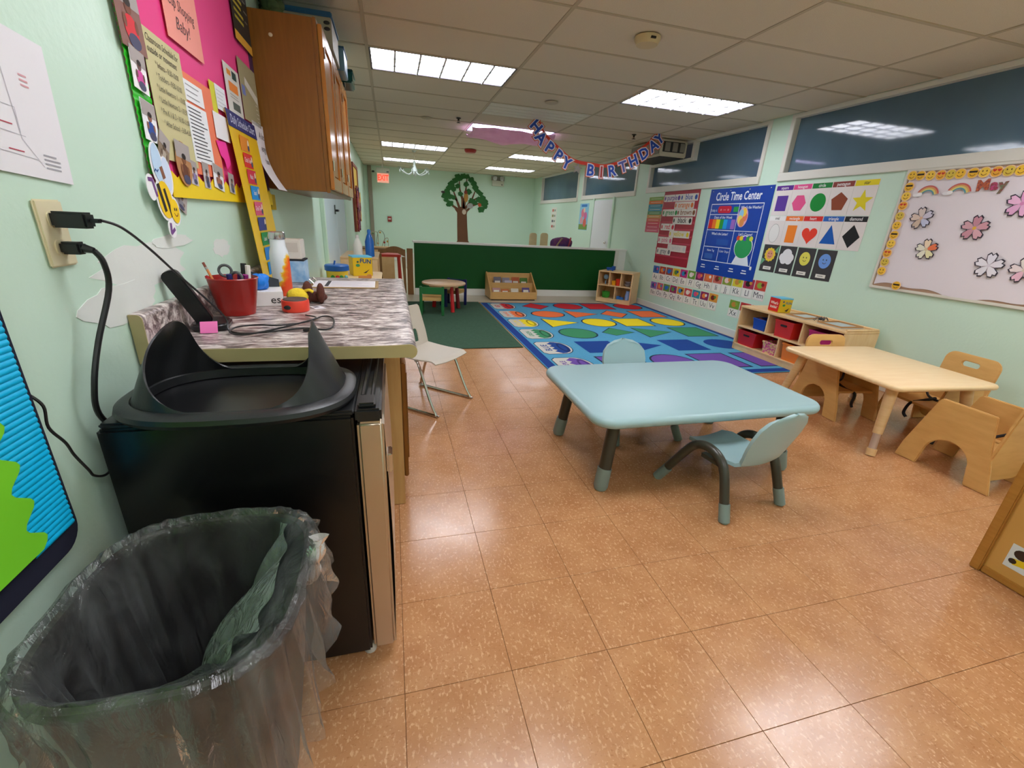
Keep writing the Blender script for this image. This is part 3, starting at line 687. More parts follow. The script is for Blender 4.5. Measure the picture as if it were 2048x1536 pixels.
o = MB().grid(lambda u, v: (-.10+.20*u+.02*crl(-.1525+.305*v), -crl(-.1525+.305*v), -.1525+.305*v), 2, 16).obj('typed_notice', pm('eceaf0'), solid=.0008)
o.location = (XL+.0106, 1.918, 1.4725); o.rotation_euler.z = PI/2; tag(o, 'white notice curling out from behind the yellow schedule chart', 'paper')
p = PR(.0016)
for i, s_ in enumerate(('A Inc.','ergy','tion')): p.text(s_, .05, .10-i*.058, .045, '2b2b30', 1)
p.v = [(x, y-crl(z), z) for x, y, z in p.v]
p.build(o)
# photo cards and cut-outs
PH = 'photo cards on the pink board'
def photo(label, y, z, w_, h_, bg, skin, shirt, tilt=0, d=.0135, name='photo_card', pts=None):
    o = card(name, label, 'photograph', 'L', y, z, w_, h_, bg, tilt, PH, d=d, pts=pts)
    p = PR(.0016); p.poly(rect(0,h_*.3,w_*.98,h_*.38),'a9a09c',1); p.poly(ellp(0,-h_*.2,w_*.28,h_*.2,16), shirt, 2).poly(ellp(w_*.05,-h_*.36,w_*.24,h_*.11,16), '4a4a66', 2).poly(ellp(.0,h_*.1,w_*.13,h_*.11,14), skin, 3).poly(ellp(0,h_*.17,w_*.14,h_*.07,12), '2b2320', 4).poly(ellp(-w_*.22,-h_*.12,w_*.07,h_*.1,10), skin, 3).poly(ellp(w_*.22,-h_*.14,w_*.07,h_*.1,10), skin, 3)
    p.build(o); return o
photo('snapshot with a red shirt at the top left of the board', .738, 1.675, .125, .16, '8a6258', '7a4a38', 'd8323c')
photo('white-bordered photo of a child in pink', .733, 1.552, .075, .10, 'f2eef0', '6b4a44', 'd24a9c', .12)
photo('white-bordered photo of a child in blue', .733, 1.433, .075, .10, 'f2f2f6', '8a5a48', '2c4f9c', .10)
photo('tilted brown photo above the bee cut-out', .775, 1.368, .06, .10, '8d7a66', '6b5546', 'b5a898', .5, .0165)
photo('large cut-out photo of a face at the yellow border', .90, 1.345, .105, .125, 'b98558', '8a5636', '6b3d28', .1, .0165, 'photo_cutout', ellp(0,0,.055,.065,18))
photo('small photo hidden behind the face cut-out', .975, 1.325, .055, .075, 'cfc6cc', '8d6a5c', '8a7fb0', .1)
photo('narrow photo at the left of the lower row', 1.085, 1.325, .055, .085, 'c5bfc4', '8a6450', '3d4660', .05)
photo('white photo in the middle of the lower row', 1.20, 1.327, .10, .085, 'eceef2', '84523c', 'a8725c', .15, .0155)
photo('small photo at the right of the lower row', 1.345, 1.315, .062, .075, 'b9b4ae', '8a5a3c', '5c6270', .1, .0155)
photo('dull photo peeking out under the yellow border', .855, 1.237, .075, .06, 'b3a8a2', '7a6258', '8d8a90', .5, .005)
# bee cut-out
t = thing('bee_cutout', 'bumblebee paper cut-out at the lower left of the pink board', 'paper cut-out', (XL+.0175,.715,1.255), PI/2)
we = MB()
for k_, (x_, z_, rx_, rz_) in enumerate(((-.005,.07,.036,.058),(.042,.045,.034,.052),(.0,-.02,.050,.058),(.045,-.05,.036,.042),(-.065,.01,.024,.034),(.008,-.098,.024,.026))):
    we.prism(ellp(x_,z_,rx_,rz_,20), 'y', -.0012-.00008*k_, .0)
we.obj('white_edge', pm('f0eef0'), t)
p = PR(.0020); p.poly(ellp(-.005,.075,.028,.05,18,.3),'bcd6ee',1).poly(ellp(.042,.05,.026,.045,18),'cfdcf2',1)
p.poly(ellp(.0,-.02,.042,.05,20),'f2c81c',2).poly(rect(-.02,-.015,.016,.075,.25),'2b2320',3).poly(rect(.012,-.028,.014,.078,.25),'2b2320',3).poly(ellp(.045,-.05,.028,.034,18),'f7cf1c',4)
p.poly(ellp(.042,-.045,.004,.005,8),'2b2320',5).poly(ellp(.054,-.045,.004,.005,8),'2b2320',5).line(arc(.048,-.052,.012,PI*1.1,PI*1.9,6),.003,'8a3a20',5)
p.line([(-.075,.03),(-.055,.03),(-.045,-.01)],.010,'7a4a8c',2).line([(.0,-.085),(-.004,-.11),(.018,-.10)],.010,'7a4a8c',3).poly(rect(.015,.052,.018,.032,.3),'8a5a44',3).line([(-.032,.052),(-.024,.058),(-.016,.053),(-.008,.058)],.004,'27508c',3)
p.build(t)
# yellow schedule chart
t = thing('schedule_chart', 'tall yellow daily schedule pocket chart with a navy header', 'pocket chart', (XL+.018,1.60,1.595), PI/2)
YEL = mat('yellow_vinyl', 'e9bd12', .35)
tl = .055   # the foot of the chart stands this much further out
def slab(x0,x1,z0,z1,y,th):
    f = lambda z: y - tl*(-z/.7)
    return MB().add([(x0,f(z0),z0),(x1,f(z0),z0),(x1,f(z1),z1),(x0,f(z1),z1),(x0,f(z0)-th,z0),(x1,f(z0)-th,z0),(x1,f(z1)-th,z1),(x0,f(z1)-th,z1)],[(0,1,2,3),(7,6,5,4),(0,4,5,1),(1,5,6,2),(2,6,7,3),(3,7,4,0)])
slab(-.205,.205,-.695,0,0,.002).obj('sheet', YEL, t)
slab(-.207,.207,-.06,.002,-.0024,.0015).obj('header', pm('2b2f6e'), t)
o = PR(.0045).text('Daily Schedule Chart', 0, 0, .045, 'c9cde8', 1, bold=.01, sx=.9).build(t, 'header_print'); o.location = (0,-.003,-.03)
SCD = [('e08a2c',''),('d8352a','Circle Time'),('cf3048','Music'),('1f8fd6','Snack'),('d8587c','Circle Time'),('3d4684','Nap'),('1f8a4a','Lunch'),('2080d0','Centers'),('1f86d2','Outside')]
for i, (c, s_) in enumerate(SCD):
    z = -.108-i*.066; y = -.0045-tl*(-z/.7)
    o = MB().box(-.075,.055,-.0012,0,-.029,.029).obj('schedule_card', pm(c)); o.location = (XL+.018-(y), 1.60-.03, 1.595+z); o.rotation_euler = (0,0,PI/2)
    names = ['orange picture card','red card reading Circle Time','crimson card reading Music','blue card reading Snack','pink card reading Circle Time','navy picture card','green card reading Lunch','upper of two blue cards near the foot','lower of two blue cards near the foot']
    tag(o, names[i]+' in the yellow schedule chart', 'card', 'cards in the schedule chart')
    p = PR(.0016)
    if i == 5: s_ = ''
    if i in (7,8): s_ = ''
    if s_: p.text(s_, -.02, .0, .027, 'f4eef0', 1, bold=.01, sx=.75)
    p.poly(ellp(.035,.004,.013,.018,10), 'e8d0b0', 1).poly(ellp(.035,-.012,.014,.012,10), '46506e', 2); p.build(o)
# floor-plan sheet on the left
o = card('floor_plan_sheet', 'white floor plan sheet taped to the mint wall above the outlet', 'paper', 'L', .215, 1.385, .29, .245, 'e9e6ea', tilt=.07, d=.003); p = PR(.0016)
for s_ in ([(-.12,.09),(.02,.07),(.03,-.06),(.07,-.10)],[(-.12,-.05),(.04,-.055)],[(-.12,-.085),(.06,-.09)],[(-.05,-.01),(.03,-.01),(.03,-.05)],[(-.02,.08),(-.02,-.02)]): p.line(s_, .0012, 'b9b6be', 1)
lines(p, .075,.125,-.105,-.075,4,'a5a3aa',.003); p.poly(rect(.0,-.04,.03,.002),'b8485c',1).poly(rect(.01,-.082,.035,.002),'b8485c',1); lines(p,.06,.085,.03,.055,3,'d8a0a8',.003); p.build(o)
# spackled patches on the wall
wl = bpy.data.objects['wall_left']
def patch(y, z, w_, h_, sd):
    random.seed(sd); pts = [((.5+.5*random.uniform(.75,1.05)-.5)*w_*math.cos(a), random.uniform(.8,1.05)*h_/2*math.sin(a)*1.0) for a in [2*PI*i/22 for i in range(22)]]
    o = MB().prism([(y+a, z+b) for a, b in pts], 'x', XL, XL+.0004+.0002*sd).obj('spackle_patch', mat('white_spackle','dfe2dc',.6,bump=(30,.2)), wl)
patch(.58,1.066,.5,.13,1); patch(1.15,1.075,.2,.07,2); patch(.42,.995,.35,.10,5); patch(.75,1.12,.3,.04,8)
# lower board by the bin
t = thing('framed_display_board', 'black framed board with blue corrugated border and green paper', 'bulletin board', (XL+.001,-.40,.89), PI/2)
MB().prism(rrect(0,0,.91,.61,.05,6), 'y', -.016, 0).obj('frame', mat('navy_felt','10122a',.9), t, bevel=.005)
gp = [(-.40,-.245),(.335,-.245)]+[(.350+.017*math.sin(i*PI/4), -.245+.5*i/56) for i in range(57)]+[(.34,.27),(-.40,.27)]
MB().prism(gp, 'y', -.0255, -.0235).obj('green_paper', mat('lime_paper','7fd62c',.5,bump=(6,.4)), t)
corr('blue_border', .10, .52, mat('corrugated_blue','0fb4e6',.35), t, (.388,-.0160,.005), n=48)

# ================================================================ OUTLET, PLUGS, CORDS
IV = mat('ivory_plate', 'ddd2ae', .4)
t = thing('outlet_plate', 'ivory wall outlet plate with two black plugs in it', 'outlet', (XL+.001,.252,1.16), PI/2)
MB().box(-.038,.038,-.007,0,-.062,.062).obj('plate', IV, t, bevel=.003)
for z in (-.026,.026): MB().prism(rrect(0,z,.034,.03,.01,3),'y',-.009,-.007).obj('socket', IV, t)
t = thing('usb_charger', 'black charger block in the upper outlet socket', 'charger', (XL+.0105,.252,1.187), PI/2)
MB().box(-.016,.016,-.058,0,-.015,.015).obj('block', BLACKP, t, bevel=.004); MB().box(-.007,.007,-.075,-.058,-.004,.004).obj('cable_plug', BLACKP, t, bevel=.002)
t = thing('power_plug', 'black power plug in the lower outlet socket', 'plug', (XL+.0105,.252,1.134), PI/2)
MB().box(-.013,.013,-.034,0,-.012,.012).obj('plug_body', BLACKP, t, bevel=.004); MB().tube([(0,-.034,0),(0,-.05,-.004)],[.009,.006],8).obj('strain_relief', BLACKP, t)
pth = smooth_path([(-.845,.252,1.187),(-.835,.30,1.172),(-.83,.38,1.125),(-.825,.48,1.055),(-.80,.555,.98),(-.775,.60,.915),(-.768,.585,.884),(-.75,.575,.8765),(-.71,.56,.8765),(-.64,.586,.8765),(-.57,.622,.8765),(-.50,.60,.8765),(-.485,.66,.8765),(-.50,.77,.8765),(-.535,.80,.8765),(-.575,.71,.8765),(-.64,.65,.88),(-.71,.655,.88),(-.757,.63,.88),(-.762,.575,.88),(-.73,.535,.88),(-.68,.55,.881),(-.60,.655,.881),(-.55,.75,.881),(-.595,.82,.8765)])
tag(MB().tube([(a,b,c+.0015) for a,b,c in pth],.0028,6).obj('charger_cable', CORD), 'thin black charging cable coiled on the countertop', 'cable')
tag(MB().tube(smooth_path([(-.87,.252,1.130),(-.862,.258,1.105),(-.868,.262,1.05),(-.886,.215,.95),(-.893,.178,.87),(-.905,.185,.80),(-.912,.25,.72)]),.0055,8).obj('fridge_power_cord', CORD), 'thick black power cord running down behind the fridge', 'cord')
tag(MB().tube(smooth_path([(-.923,.056,.90),(-.91,.062,.872),(-.912,.06,.83),(-.905,.075,.79),(-.908,.09,.755),(-.90,.10,.715),(-.905,.118,.69),(-.905,.15,.672),(-.912,.2,.67)]),.0026,6).obj('thin_wire', CORD), 'thin black wire hanging from the framed board to the fridge', 'wire')

# ================================================================ ON THE COUNTER
Z = CZ-.0025
t = thing('red_bucket', 'red metal bucket full of pens on the counter', 'bucket', (-.824,.875,Z))
REDM = mat('red_enamel', 'a81f18', .28, var=(5,.3,'8d1a12'))
MB().lathe([(.052,.0),(.055,.002),(.0765,.122),(.079,.125),(.0765,.128),(.0745,.122),(.053,.006),(.001,.005)], n=32, cap=False).obj('body', REDM, t)
def pen(label, bx, by, dx, dy, L, r, cols, name='marker'):
    a = Vector((-.824+bx,.875+by,Z+.012)); b = a+Vector((dx,dy,0)); b.z = Z+L
    t = thing(name, label, name.replace('_',' '), a)
    d = b-a; n = len(cols)
    for i, (c, f0, f1, rr) in enumerate(cols): MB().tube([d*f0, d*f1], r*rr, 8).obj(['barrel','cap','tip'][i % 3], pm(c), t)
pen('yellow pencil with an eraser leaning out of the red bucket', -.02, -.01, -.055, -.005, .175, .0042, [('d98a50',0,.86,1),('a8a49c',.86,.91,1.1),('8a4a3c',.91,1,1)], 'pencil')
pen('red crayon leaning on the bucket rim', -.005, -.035, -.06, -.005, .135, .006, [('c8202a',0,.9,1),('a81a24',.9,1,.8)], 'crayon')
pen('white and navy marker in the red bucket', .0, -.02, .0, -.01, .14, .008, [('e6e2e6',0,.7,1),('2c2a6a',.7,1,1.1)])
pen('purple marker in the red bucket', .012, -.012, .02, -.01, .138, .008, [('7a2a8c',0,.75,1),('4a1a5c',.75,1,1.1)])
pen('magenta marker in the red bucket', .03, -.01, .018, -.012, .138, .008, [('c03aa0',0,.75,1),('8a2070',.75,1,1.1)])
pen('red and white marker standing tall in the red bucket', .035, .02, .012, .0, .165, .008, [('b8282c',0,.6,1),('e8e2dc',.6,1,1.05)])
pen('black and grey marker at the back of the red bucket', .02, .03, .01, .005, .17, .0085, [('8d8d88',0,.65,1),('2a2c2c',.65,1,1.1)])
for lb, x, y, rz, s_ in (('grey-handled scissors standing upright in the red bucket',-.025,.02,.1,1),('grey-handled scissors lower down in the red bucket',.022,-.028,-.3,.85)):
    t = thing('scissors', lb, 'scissors', (-.824+x,.875+y,Z+.03), rz)
    HG = mat('scissor_grey','55585a',.4)
    MB().tube([(a,0,b) for a, b in arc(0,.115*s_,.019,0,2*PI,20)[:-1]],.0045,8,True).obj('handle', HG, t)
    MB().tube([(.01,0,.085*s_),(.004,0,.04),(0,0,-.02)],[.005,.004,.001],6).obj('blade', CHROME, t)
# glove box
t = thing('glove_box', 'white and dark grey glove box on the counter', 'box', (-.775,1.075,Z), .25)
MB().box(-.055,.055,-.07,.07,0,.055).obj('carton', pm('e4e1df'), t, bevel=.002)
MB().box(.0555,.0562,-.065,.065,.012,.052).obj('side_panel', pm('3c4246'), t)
MB().prism([(-.05,.0555),(.05,.0555),(.05,.085),(-.05,.12)],'y',.055,.058).obj('lid_flap', pm('3a3f44'), t)
o = PR(.0008).text('es', .028, .024, .042, '222222', 1).build(t, 'lettering'); o.location = (0,-.0702,0)
t = thing('blue_glove', 'crumpled bright blue glove on top of the glove box', 'glove', (-.79,1.06,Z+.058))
g = MB()
def gf(u, v):
    a = u*2*PI; e = v*PI; r = .034*(1+.35*noise.noise(Vector((math.cos(a)*2,math.sin(a)*2,v*3))))
    return (r*math.sin(e)*math.cos(a), r*math.sin(e)*math.sin(a)*.9, .028-.030*math.cos(e)*(1+.3*math.sin(3*a)*math.sin(e)))
g.grid(gf, 22, 12, True).obj('glove', mat('nitrile_blue','0f7ae0',.4), t)
# bottle
def dye():
    mt = bpy.data.materials.new('tie_dye_bottle'); mt.use_nodes = True; nt = mt.node_tree; b = nt.nodes['Principled BSDF']
    tc = nt.nodes.new('ShaderNodeTexCoord'); n = nt.nodes.new('ShaderNodeTexNoise'); n.inputs['Scale'].default_value = 18; n.inputs['Detail'].default_value = 4; nt.links.new(tc.outputs['Object'], n.inputs['Vector'])
    sx = nt.nodes.new('ShaderNodeSeparateXYZ'); nt.links.new(tc.outputs['Object'], sx.inputs[0])
    ma = nt.nodes.new('ShaderNodeMath'); ma.operation = 'MULTIPLY_ADD'; nt.links.new(sx.outputs[2], ma.inputs[0]); ma.inputs[1].default_value = -3.2; ma.inputs[2].default_value = .33
    mb_ = nt.nodes.new('ShaderNodeMath'); mb_.operation = 'MULTIPLY_ADD'; nt.links.new(sx.outputs[0], mb_.inputs[0]); mb_.inputs[1].default_value = 8; nt.links.new(ma.outputs[0], mb_.inputs[2])
    ad = nt.nodes.new('ShaderNodeMath'); ad.operation = 'ADD'; nt.links.new(mb_.outputs[0], ad.inputs[0]); nt.links.new(n.outputs[0], ad.inputs[1])
    r = nt.nodes.new('ShaderNodeValToRGB'); e = r.color_ramp.elements; e[0].position = .5; e[0].color = (*lin('dfe3ea'),1); e[1].position = .78; e[1].color = (*lin('f0501e'),1)
    x = e.new(.58); x.color = (*lin('f0c83c'),1); x = e.new(.66); x.color = (*lin('f58a22'),1)
    nt.links.new(ad.outputs[0], r.inputs[0]); nt.links.new(r.outputs[0], b.inputs['Base Color']); b.inputs['Roughness'].default_value = .25
    return mt
t = thing('water_bottle', 'white and orange tie-dye metal water bottle', 'bottle', (-.755,1.27,Z))
MB().lathe([(.034,0),(.037,.004),(.038,.165),(.036,.185),(.030,.205),(.029,.235)], n=28).obj('body', dye(), t)
MB().lathe([(.031,.2355),(.032,.238),(.032,.262),(.028,.266)], n=28).obj('cap', mat('silver_cap','c9c6c8',.2,.9), t)
# tissue box and white box
t = thing('tissue_box', 'blue patterned tissue box behind the water bottle', 'box', (-.785,1.72,Z))
MB().box(-.052,.055,-.06,.06,0,.115).obj('carton', mat('blue_floral_card','7fb0e0',.5,var=(22,.15,'bcd8f0')), t, bevel=.002)
MB().box(-.0525,.0555,-.0605,.0605,.108,.1155).obj('dark_edge', pm('20242e'), t)
t = thing('white_carton', 'small white carton stacked on the blue tissue box', 'box', (-.79,1.72,Z+.1175))
MB().box(-.052,.052,-.06,.06,0,.095).obj('carton', pm('dcd6ce'), t, bevel=.003); MB().box(-.04,.04,-.0615,-.0602,.035,.08).obj('label_panel', pm('c9c2ba'), t)
# plush, tin, note
PLY_ = mat('yellow_plush','e6c832',.95,bump=(90,.5)); PLB = mat('brown_plush','5a2f24',.95,bump=(90,.5))
t = thing('plush_toy', 'small yellow and brown plush toy slumped on the counter', 'stuffed toy', (-.66,1.06,Z))
MB().ell((0,0,.032),.042,.036,.032).obj('head', PLY_, t)
MB().tube(smooth_path([(.02,0,.05),(.045,-.01,.058),(.06,-.01,.05)]),.006,6).obj('tuft', PLY_, t)
MB().ell((.035,.02,.045),.02,.028,.045).obj('ear', PLB, t); MB().ell((.085,.01,.042),.016,.024,.042).obj('ear', PLB, t)
MB().ell((.06,.045,.022),.045,.03,.022).obj('body', PLB, t)
t = thing('round_tin', 'round red-orange tin with a dark top on the counter', 'tin', (-.645,.925,Z))
MB().lathe([(.044,0),(.047,.003),(.048,.036),(.046,.042)], n=28).obj('body', mat('red_orange_plastic','e0402c',.35), t)
MB().lathe([(.042,.0422),(.04,.046)], n=28).obj('top_disc', mat('dark_brown_disc','4c3c36',.6), t)
MB().ell((-.018,-.0445,.02),.014,.0035,.008).obj('dark_opening', BLACKP, t)
o = tag(MB().box(-.02,.02,-.03,.03,0,.0008).obj('scrap_card', pm('e2dfe4')), 'small white scrap card beside the red-orange tin', 'paper'); o.location = (-.578,.985,Z+.0005); o.rotation_euler.z = .5
PR(.001,True).poly(rect(-.004,.008,.02,.02,.2),'6a6670',1).build(o)
# clipboard
t = thing('clipboard', 'clipboard holding a white form on the counter', 'clipboard', (-.53,1.61,Z), .02)
MB().prism(rrect(-.015,0,.36,.25,.012,3),'z',.0005,.0035).obj('board', wood('hardboard','b89a62','a98a54'), t)
tag(MB().box(-.15,.148,-.112,.112,.0037,.0046).obj('form_sheet', pm('f0eef2'), t), 'white printed form')
p = PR(.005,True); lines(p,-.07,.13,-.09,.09,12,'b9b9c2',.002); p.poly(rect(-.085,0,.018,.19),'3c3c42',1); p.build(t, 'form_print')
MB().box(-.182,-.148,-.06,.06,.005,.012).tube([(-.148,-.05,.012),(-.165,-.05,.03),(-.165,.05,.03),(-.148,.05,.012)],.003,6).obj('clip', CHROME, t)
# phone
t = thing('cordless_phone', 'black cordless phone handset standing in its base', 'phone', (-.84,.662,Z), .15)
MB().prism(rrect(.005,0,.10,.12,.03,4),'z',.0005,.022).obj('base', BLACKP, t, bevel=.006, seg=3)
mm = Matrix.Translation((-.005,-.01,.02)) @ Matrix.Rotation(-.42,4,'Y') @ Matrix.Rotation(.1,4,'X')
MB().prism(rrect(0,.082,.046,.175,.018,4),'y',-.013,.013).xf(mm).obj('handset', BLACKP, t, bevel=.004)
o = tag(MB().box(-.022,.022,-.0006,.0006,-.018,.018).obj('sticky_note', pm('f07ab8')), 'pink sticky note on the phone base', 'note'); o.location = (-.822,.598,Z+.016); o.rotation_euler = (-.55,.0,.15)
t = thing('cable_adapter', 'small black cable end lying by the coiled cable', 'cable end', (-.555,.60,Z+.001))
MB().box(-.012,.012,-.005,.005,0,.008).obj('connector', BLACKP, t, bevel=.002); MB().tube([(.012,0,.004),(.03,.004,.003)],.0022,6).obj('lead', CORD, t)
# ================================================================ RUGS
CARPG = mat('dark_green_carpet', '4a6653', .95, spec=.1, var=(40,.3,'3f5a48'), bump=(300,.6))
t = tag(MB().box(-.38,1.0,3.335,5.93,.001,.009).obj('green_rug', CARPG, bevel=.003), 'plain dark green rug under the small round table', 'rug')
RUGB = mat('rug_light_blue', '5ea8cc', .92, spec=.1, var=(60,.3,'549cc2'), bump=(320,.5))
t = thing('shapes_rug', 'bright blue classroom rug printed with coloured shapes and paint jars', 'rug', (0,0,.0012))
MB().box(1.02,3.80,2.30,5.86,0,.008).obj('pile', RUGB, t, bevel=.003)
p = PR(.0083, True, .00035); NV = '123a86'; OUT = '173248'
p.poly([(1.03,2.31),(1.12,2.31),(1.12,5.85),(1.03,5.85)], NV, 0); p.poly([(3.73,2.31),(3.79,2.31),(3.79,5.85),(3.73,5.85)], NV, 0)
p.poly([(1.03,2.31),(3.79,2.31),(3.79,2.40),(1.03,2.40)], NV, 0); p.poly([(1.03,5.82),(3.79,5.82),(3.79,5.85),(1.03,5.85)], '2c6a9c', 0)
RC = ['c8232e','f0743c','f0d81e','3a8a5e','0e3f8a','6a4a9e']; DK = ['7a1a24','8a4020','a89a14','1f5a40','0a2a66','4a2f78']
CXs = [1.84, 2.38, 2.89, 3.44]; RYs = [5.57, 4.98, 4.43, 3.87, 3.28, 2.70]
KIND = ['dcrc','otdr','tcrc','cstr','rtro','rcrr']
for r in range(6):
    for c in range(4):
        x, y = CXs[c], RYs[r]; k = KIND[r][c]
        pts = {'d': [(x-.21,y),(x,y+.24),(x+.21,y),(x,y-.24)], 'c': ellp(x,y,.22,.23,28), 'o': ellp(x,y,.23,.21,28), 'r': rect(x,y,.42,.44), 's': [(x-.2,y+.02),(x+.0,y+.24),(x+.21,y),(x-.09,y-.13)], 't': [(x-.20,y+.23),(x-.20,y-.23),(x+.23,y-.0)]}[k]
        if r != 4: p.poly([(x+(a-x)*1.09, y+(b-y)*1.09) for a, b in pts], OUT, 1)
        p.poly(pts, RC[r], 2)
    y = RYs[r]
    jar = [(1.15,y-.17),(1.15,y+.17),(1.19,y+.22),(1.36,y+.22)]+[(1.36+.14*math.sin(a), y+.22*math.cos(a)) for a in [PI*i/10 for i in range(1,10)]]+[(1.36,y-.22),(1.19,y-.22)]
    p.poly([(1.31+(a-1.31)*1.05, y+(b-y)*1.05) for a, b in jar], OUT, 1); p.poly(jar, 'c9c6bc', 2)
    drip = [(1.34,y+.21)]+[(1.34+.14*math.sin(a), y+.21*math.cos(a)) for a in [PI*i/10 for i in range(1,10)]]+[(1.34,y-.21)]+[(1.34-(.06 if i%2 else .015), y-.21+.42*(i+.5)/9) for i in range(9)]
    p.poly(drip, RC[r], 3); p.poly(ellp(1.42,y,.055,.17,20), DK[r], 4); p.poly(ellp(1.415,y,.03,.12,16), RC[r], 5)
    p.text(['RED','ORANGE','YELLOW','GREEN','BLUE','PURPLE'][r], 1.235, y, .10 if r in (0,4) else .075, RC[r], 3, rot=PI/2, bold=.02)
p.build(t, 'printed_pattern', .9)

# ================================================================ PALE BLUE TABLE AND CHAIRS
t = thing('toddler_table', 'pale blue plastic toddler table with dark legs', 'table', (1.215,1.11,0))
round_slab(1.31,.81,.11,.375,.425,.024).obj('tabletop', BLUEP, t, angle=60)
MB().prism(rrect(0,0,1.2,.70,.08,6),'z',.355,.376).obj('underframe', DARKT, t)
for sx in (-1, 1):
    for sy in (-1, 1):
        fx, fy = sx*.54+(.02 if sx>0 else -.005), sy*.30
        lg = MB().tube([(sx*.50,sy*.27,.37),(fx-(fx-sx*.50)*.28,fy-(fy-sy*.27)*.28,.10)],.031,14).obj('leg', DARKT, t)
        MB().tube([(fx-(fx-sx*.50)*.30,fy-(fy-sy*.27)*.30,.115),(fx,fy,.02),(fx,fy,.004),(fx,fy,.0005)],[.035,.036,.030,.02],14).obj('foot_cap', FOOT, lg)
def blue_chair(label, loc, rz):
    t = thing('toddler_chair', label, 'chair', loc, rz, 'pale blue toddler chairs')
    def shell(u, v):
        w_ = u*2-1; s_ = v
        pr_ = [(.17,.228,.118),(.12,.238,.132),(.03,.232,.138),(-.06,.228,.138),(-.115,.232,.132),(-.15,.255,.130),(-.172,.30,.140),(-.188,.355,.152),(-.204,.41,.158),(-.220,.465,.150),(-.232,.505,.118),(-.238,.530,.068),(-.240,.541,.012)]
        q = s_*(len(pr_)-1); i = min(int(q), len(pr_)-2); f = q-i
        y, z, hw = (pr_[i][j]+(pr_[i+1][j]-pr_[i][j])*f for j in range(3))
        b = min(1,max(0,(s_-.30)/.25)); b = b*b*(3-2*b)
        return (w_*hw, y+.03*b*w_*w_*(1-.5*s_), z+.014*(1-b)*w_*w_)
    MB().grid(shell, 13, 37).obj('seat_shell', BLUEP, t, solid=.016)
    for sx in (-1, 1):
        pa = smooth_path([(sx*.205,.20,.07),(sx*.185,.135,.19),(sx*.172,.085,.262),(sx*.168,.02,.288),(sx*.168,-.05,.272),(sx*.172,-.10,.215),(sx*.185,-.15,.07)], 5)
        a = MB().tube(pa,.0215,12).obj('arch_leg', DARKT, t)
        MB().tube([(sx*.202,.19,.085),(sx*.217,.235,.006),(sx*.218,.237,.0006)],[.0245,.0245,.016],12).obj('foot_cap', FOOT, a)
        MB().tube([(sx*.184,-.147,.085),(sx*.192,-.172,.006),(sx*.192,-.172,.0006)],[.0245,.0245,.016],12).obj('foot_cap', FOOT, a)
        MB().cbox((sx*.155,-.02,.235),(.03,.12,.02)).obj('seat_bracket', DARKT, t)
    return t
c1 = blue_chair('pale blue toddler chair nearest the camera, back turned to us', (1.275,.66,0), .17)
c2 = copy_tree(c1, None, 'pale blue toddler chair on the far side of the blue table'); c2.location = (1.175,1.44,0); c2.rotation_euler.z = PI
c3 = copy_tree(c1, None, 'pale blue-grey toddler chair behind the countertop by the left wall'); c3.location = (-.70,2.98,0); c3.rotation_euler.z = -PI/2

# ================================================================ WOODEN TODDLER TABLE AND CHAIRS
t = thing('wooden_toddler_table', 'light maple toddler table with tapered adjustable legs', 'table', (2.885,1.21,0), -.08)
round_slab(.78,.88,.06,.427,.459,.014).obj('tabletop', MAPLE, t, angle=60)
LEGW = wood('leg_wood','dcb888','cfa874'); ADJ = mat('clear_grey_sleeve','b59a8a',.3)
for sx in (-1, 1):
    for sy in (-1, 1):
        A = Vector((sx*.28,sy*.33,.4265)); B = Vector((sx*.355,sy*.40,.0006)); P_ = lambda k: A.lerp(B, k)
        lg = MB().tube([P_(0),P_(.68)],[.032,.026],14).obj('leg', LEGW, t)
        MB().tube([P_(.68),P_(.93)],.020,12).obj('sleeve', ADJ, lg); MB().tube([P_(.90),P_(1)],[.027,.026],12).obj('foot_cap', LEGW, lg)
STRAP = mat('black_strap', '17171c', .7)
def arch_side(w_=.44, h0=.42):
    """side panel outline in (y,z): a wide arch cut out of a flared panel"""
    y0, y1 = -w_/2, w_/2
    return [(y0-.0,0.001),(y0+.115,.001)]+[(y0+.235-.105*math.cos(a), .095+.105*math.sin(a)) for a in [PI*i/12 for i in range(13)]]+[(y1-.085,.001),(y1+.03,.001),(y1+.012,.10),(y1-.03,.24),(y1-.08,h0-.015),(y1-.095,h0),(y0+.10,h0-.005),(y0+.068,.25),(y0+.03,.11)]
def wood_chair(label, loc, rz):
    t = thing('wooden_cube_chair', label, 'chair', loc, rz, 'wooden toddler chairs')
    for sx in (-1, 1): MB().prism(arch_side(),'x',sx*.165-.008,sx*.165+.008).obj('side_panel', PLY, t, bevel=.004)
    MB().box(-.156,.156,-.13,.17,.19,.206).obj('seat', PLY, t, bevel=.003)
    mm = Matrix.Translation((0,-.145,.03)) @ Matrix.Rotation(.11,4,'X')
    pts = rrect(0,.26,.34,.50,.06,5); hole = rrect(0,.445,.105,.035,.017,5)
    MB().ring(pts, hole, 'y', -.008, .008).xf(mm).obj('backrest', PLY, t, bevel=.004)
    MB().tube(smooth_path([(-.15,-.10,.30),(-.06,-.02,.225),(.05,-.02,.225),(.15,-.10,.30)]),.008,6).obj('strap', STRAP, t)
    MB().tube(smooth_path([(0,-.02,.225),(.01,.10,.20),(.0,.176,.19),(.01,.185,.12),(-.01,.178,.09)]),.010,6).obj('crotch_strap', STRAP, t)
    MB().ell((.02,-.183,.30),.018,.008,.006).obj('buckle', STRAP, t)
    return t
w1 = wood_chair('wooden toddler chair in front of the table, arched side turned to us', (2.865,.585,0), 0)
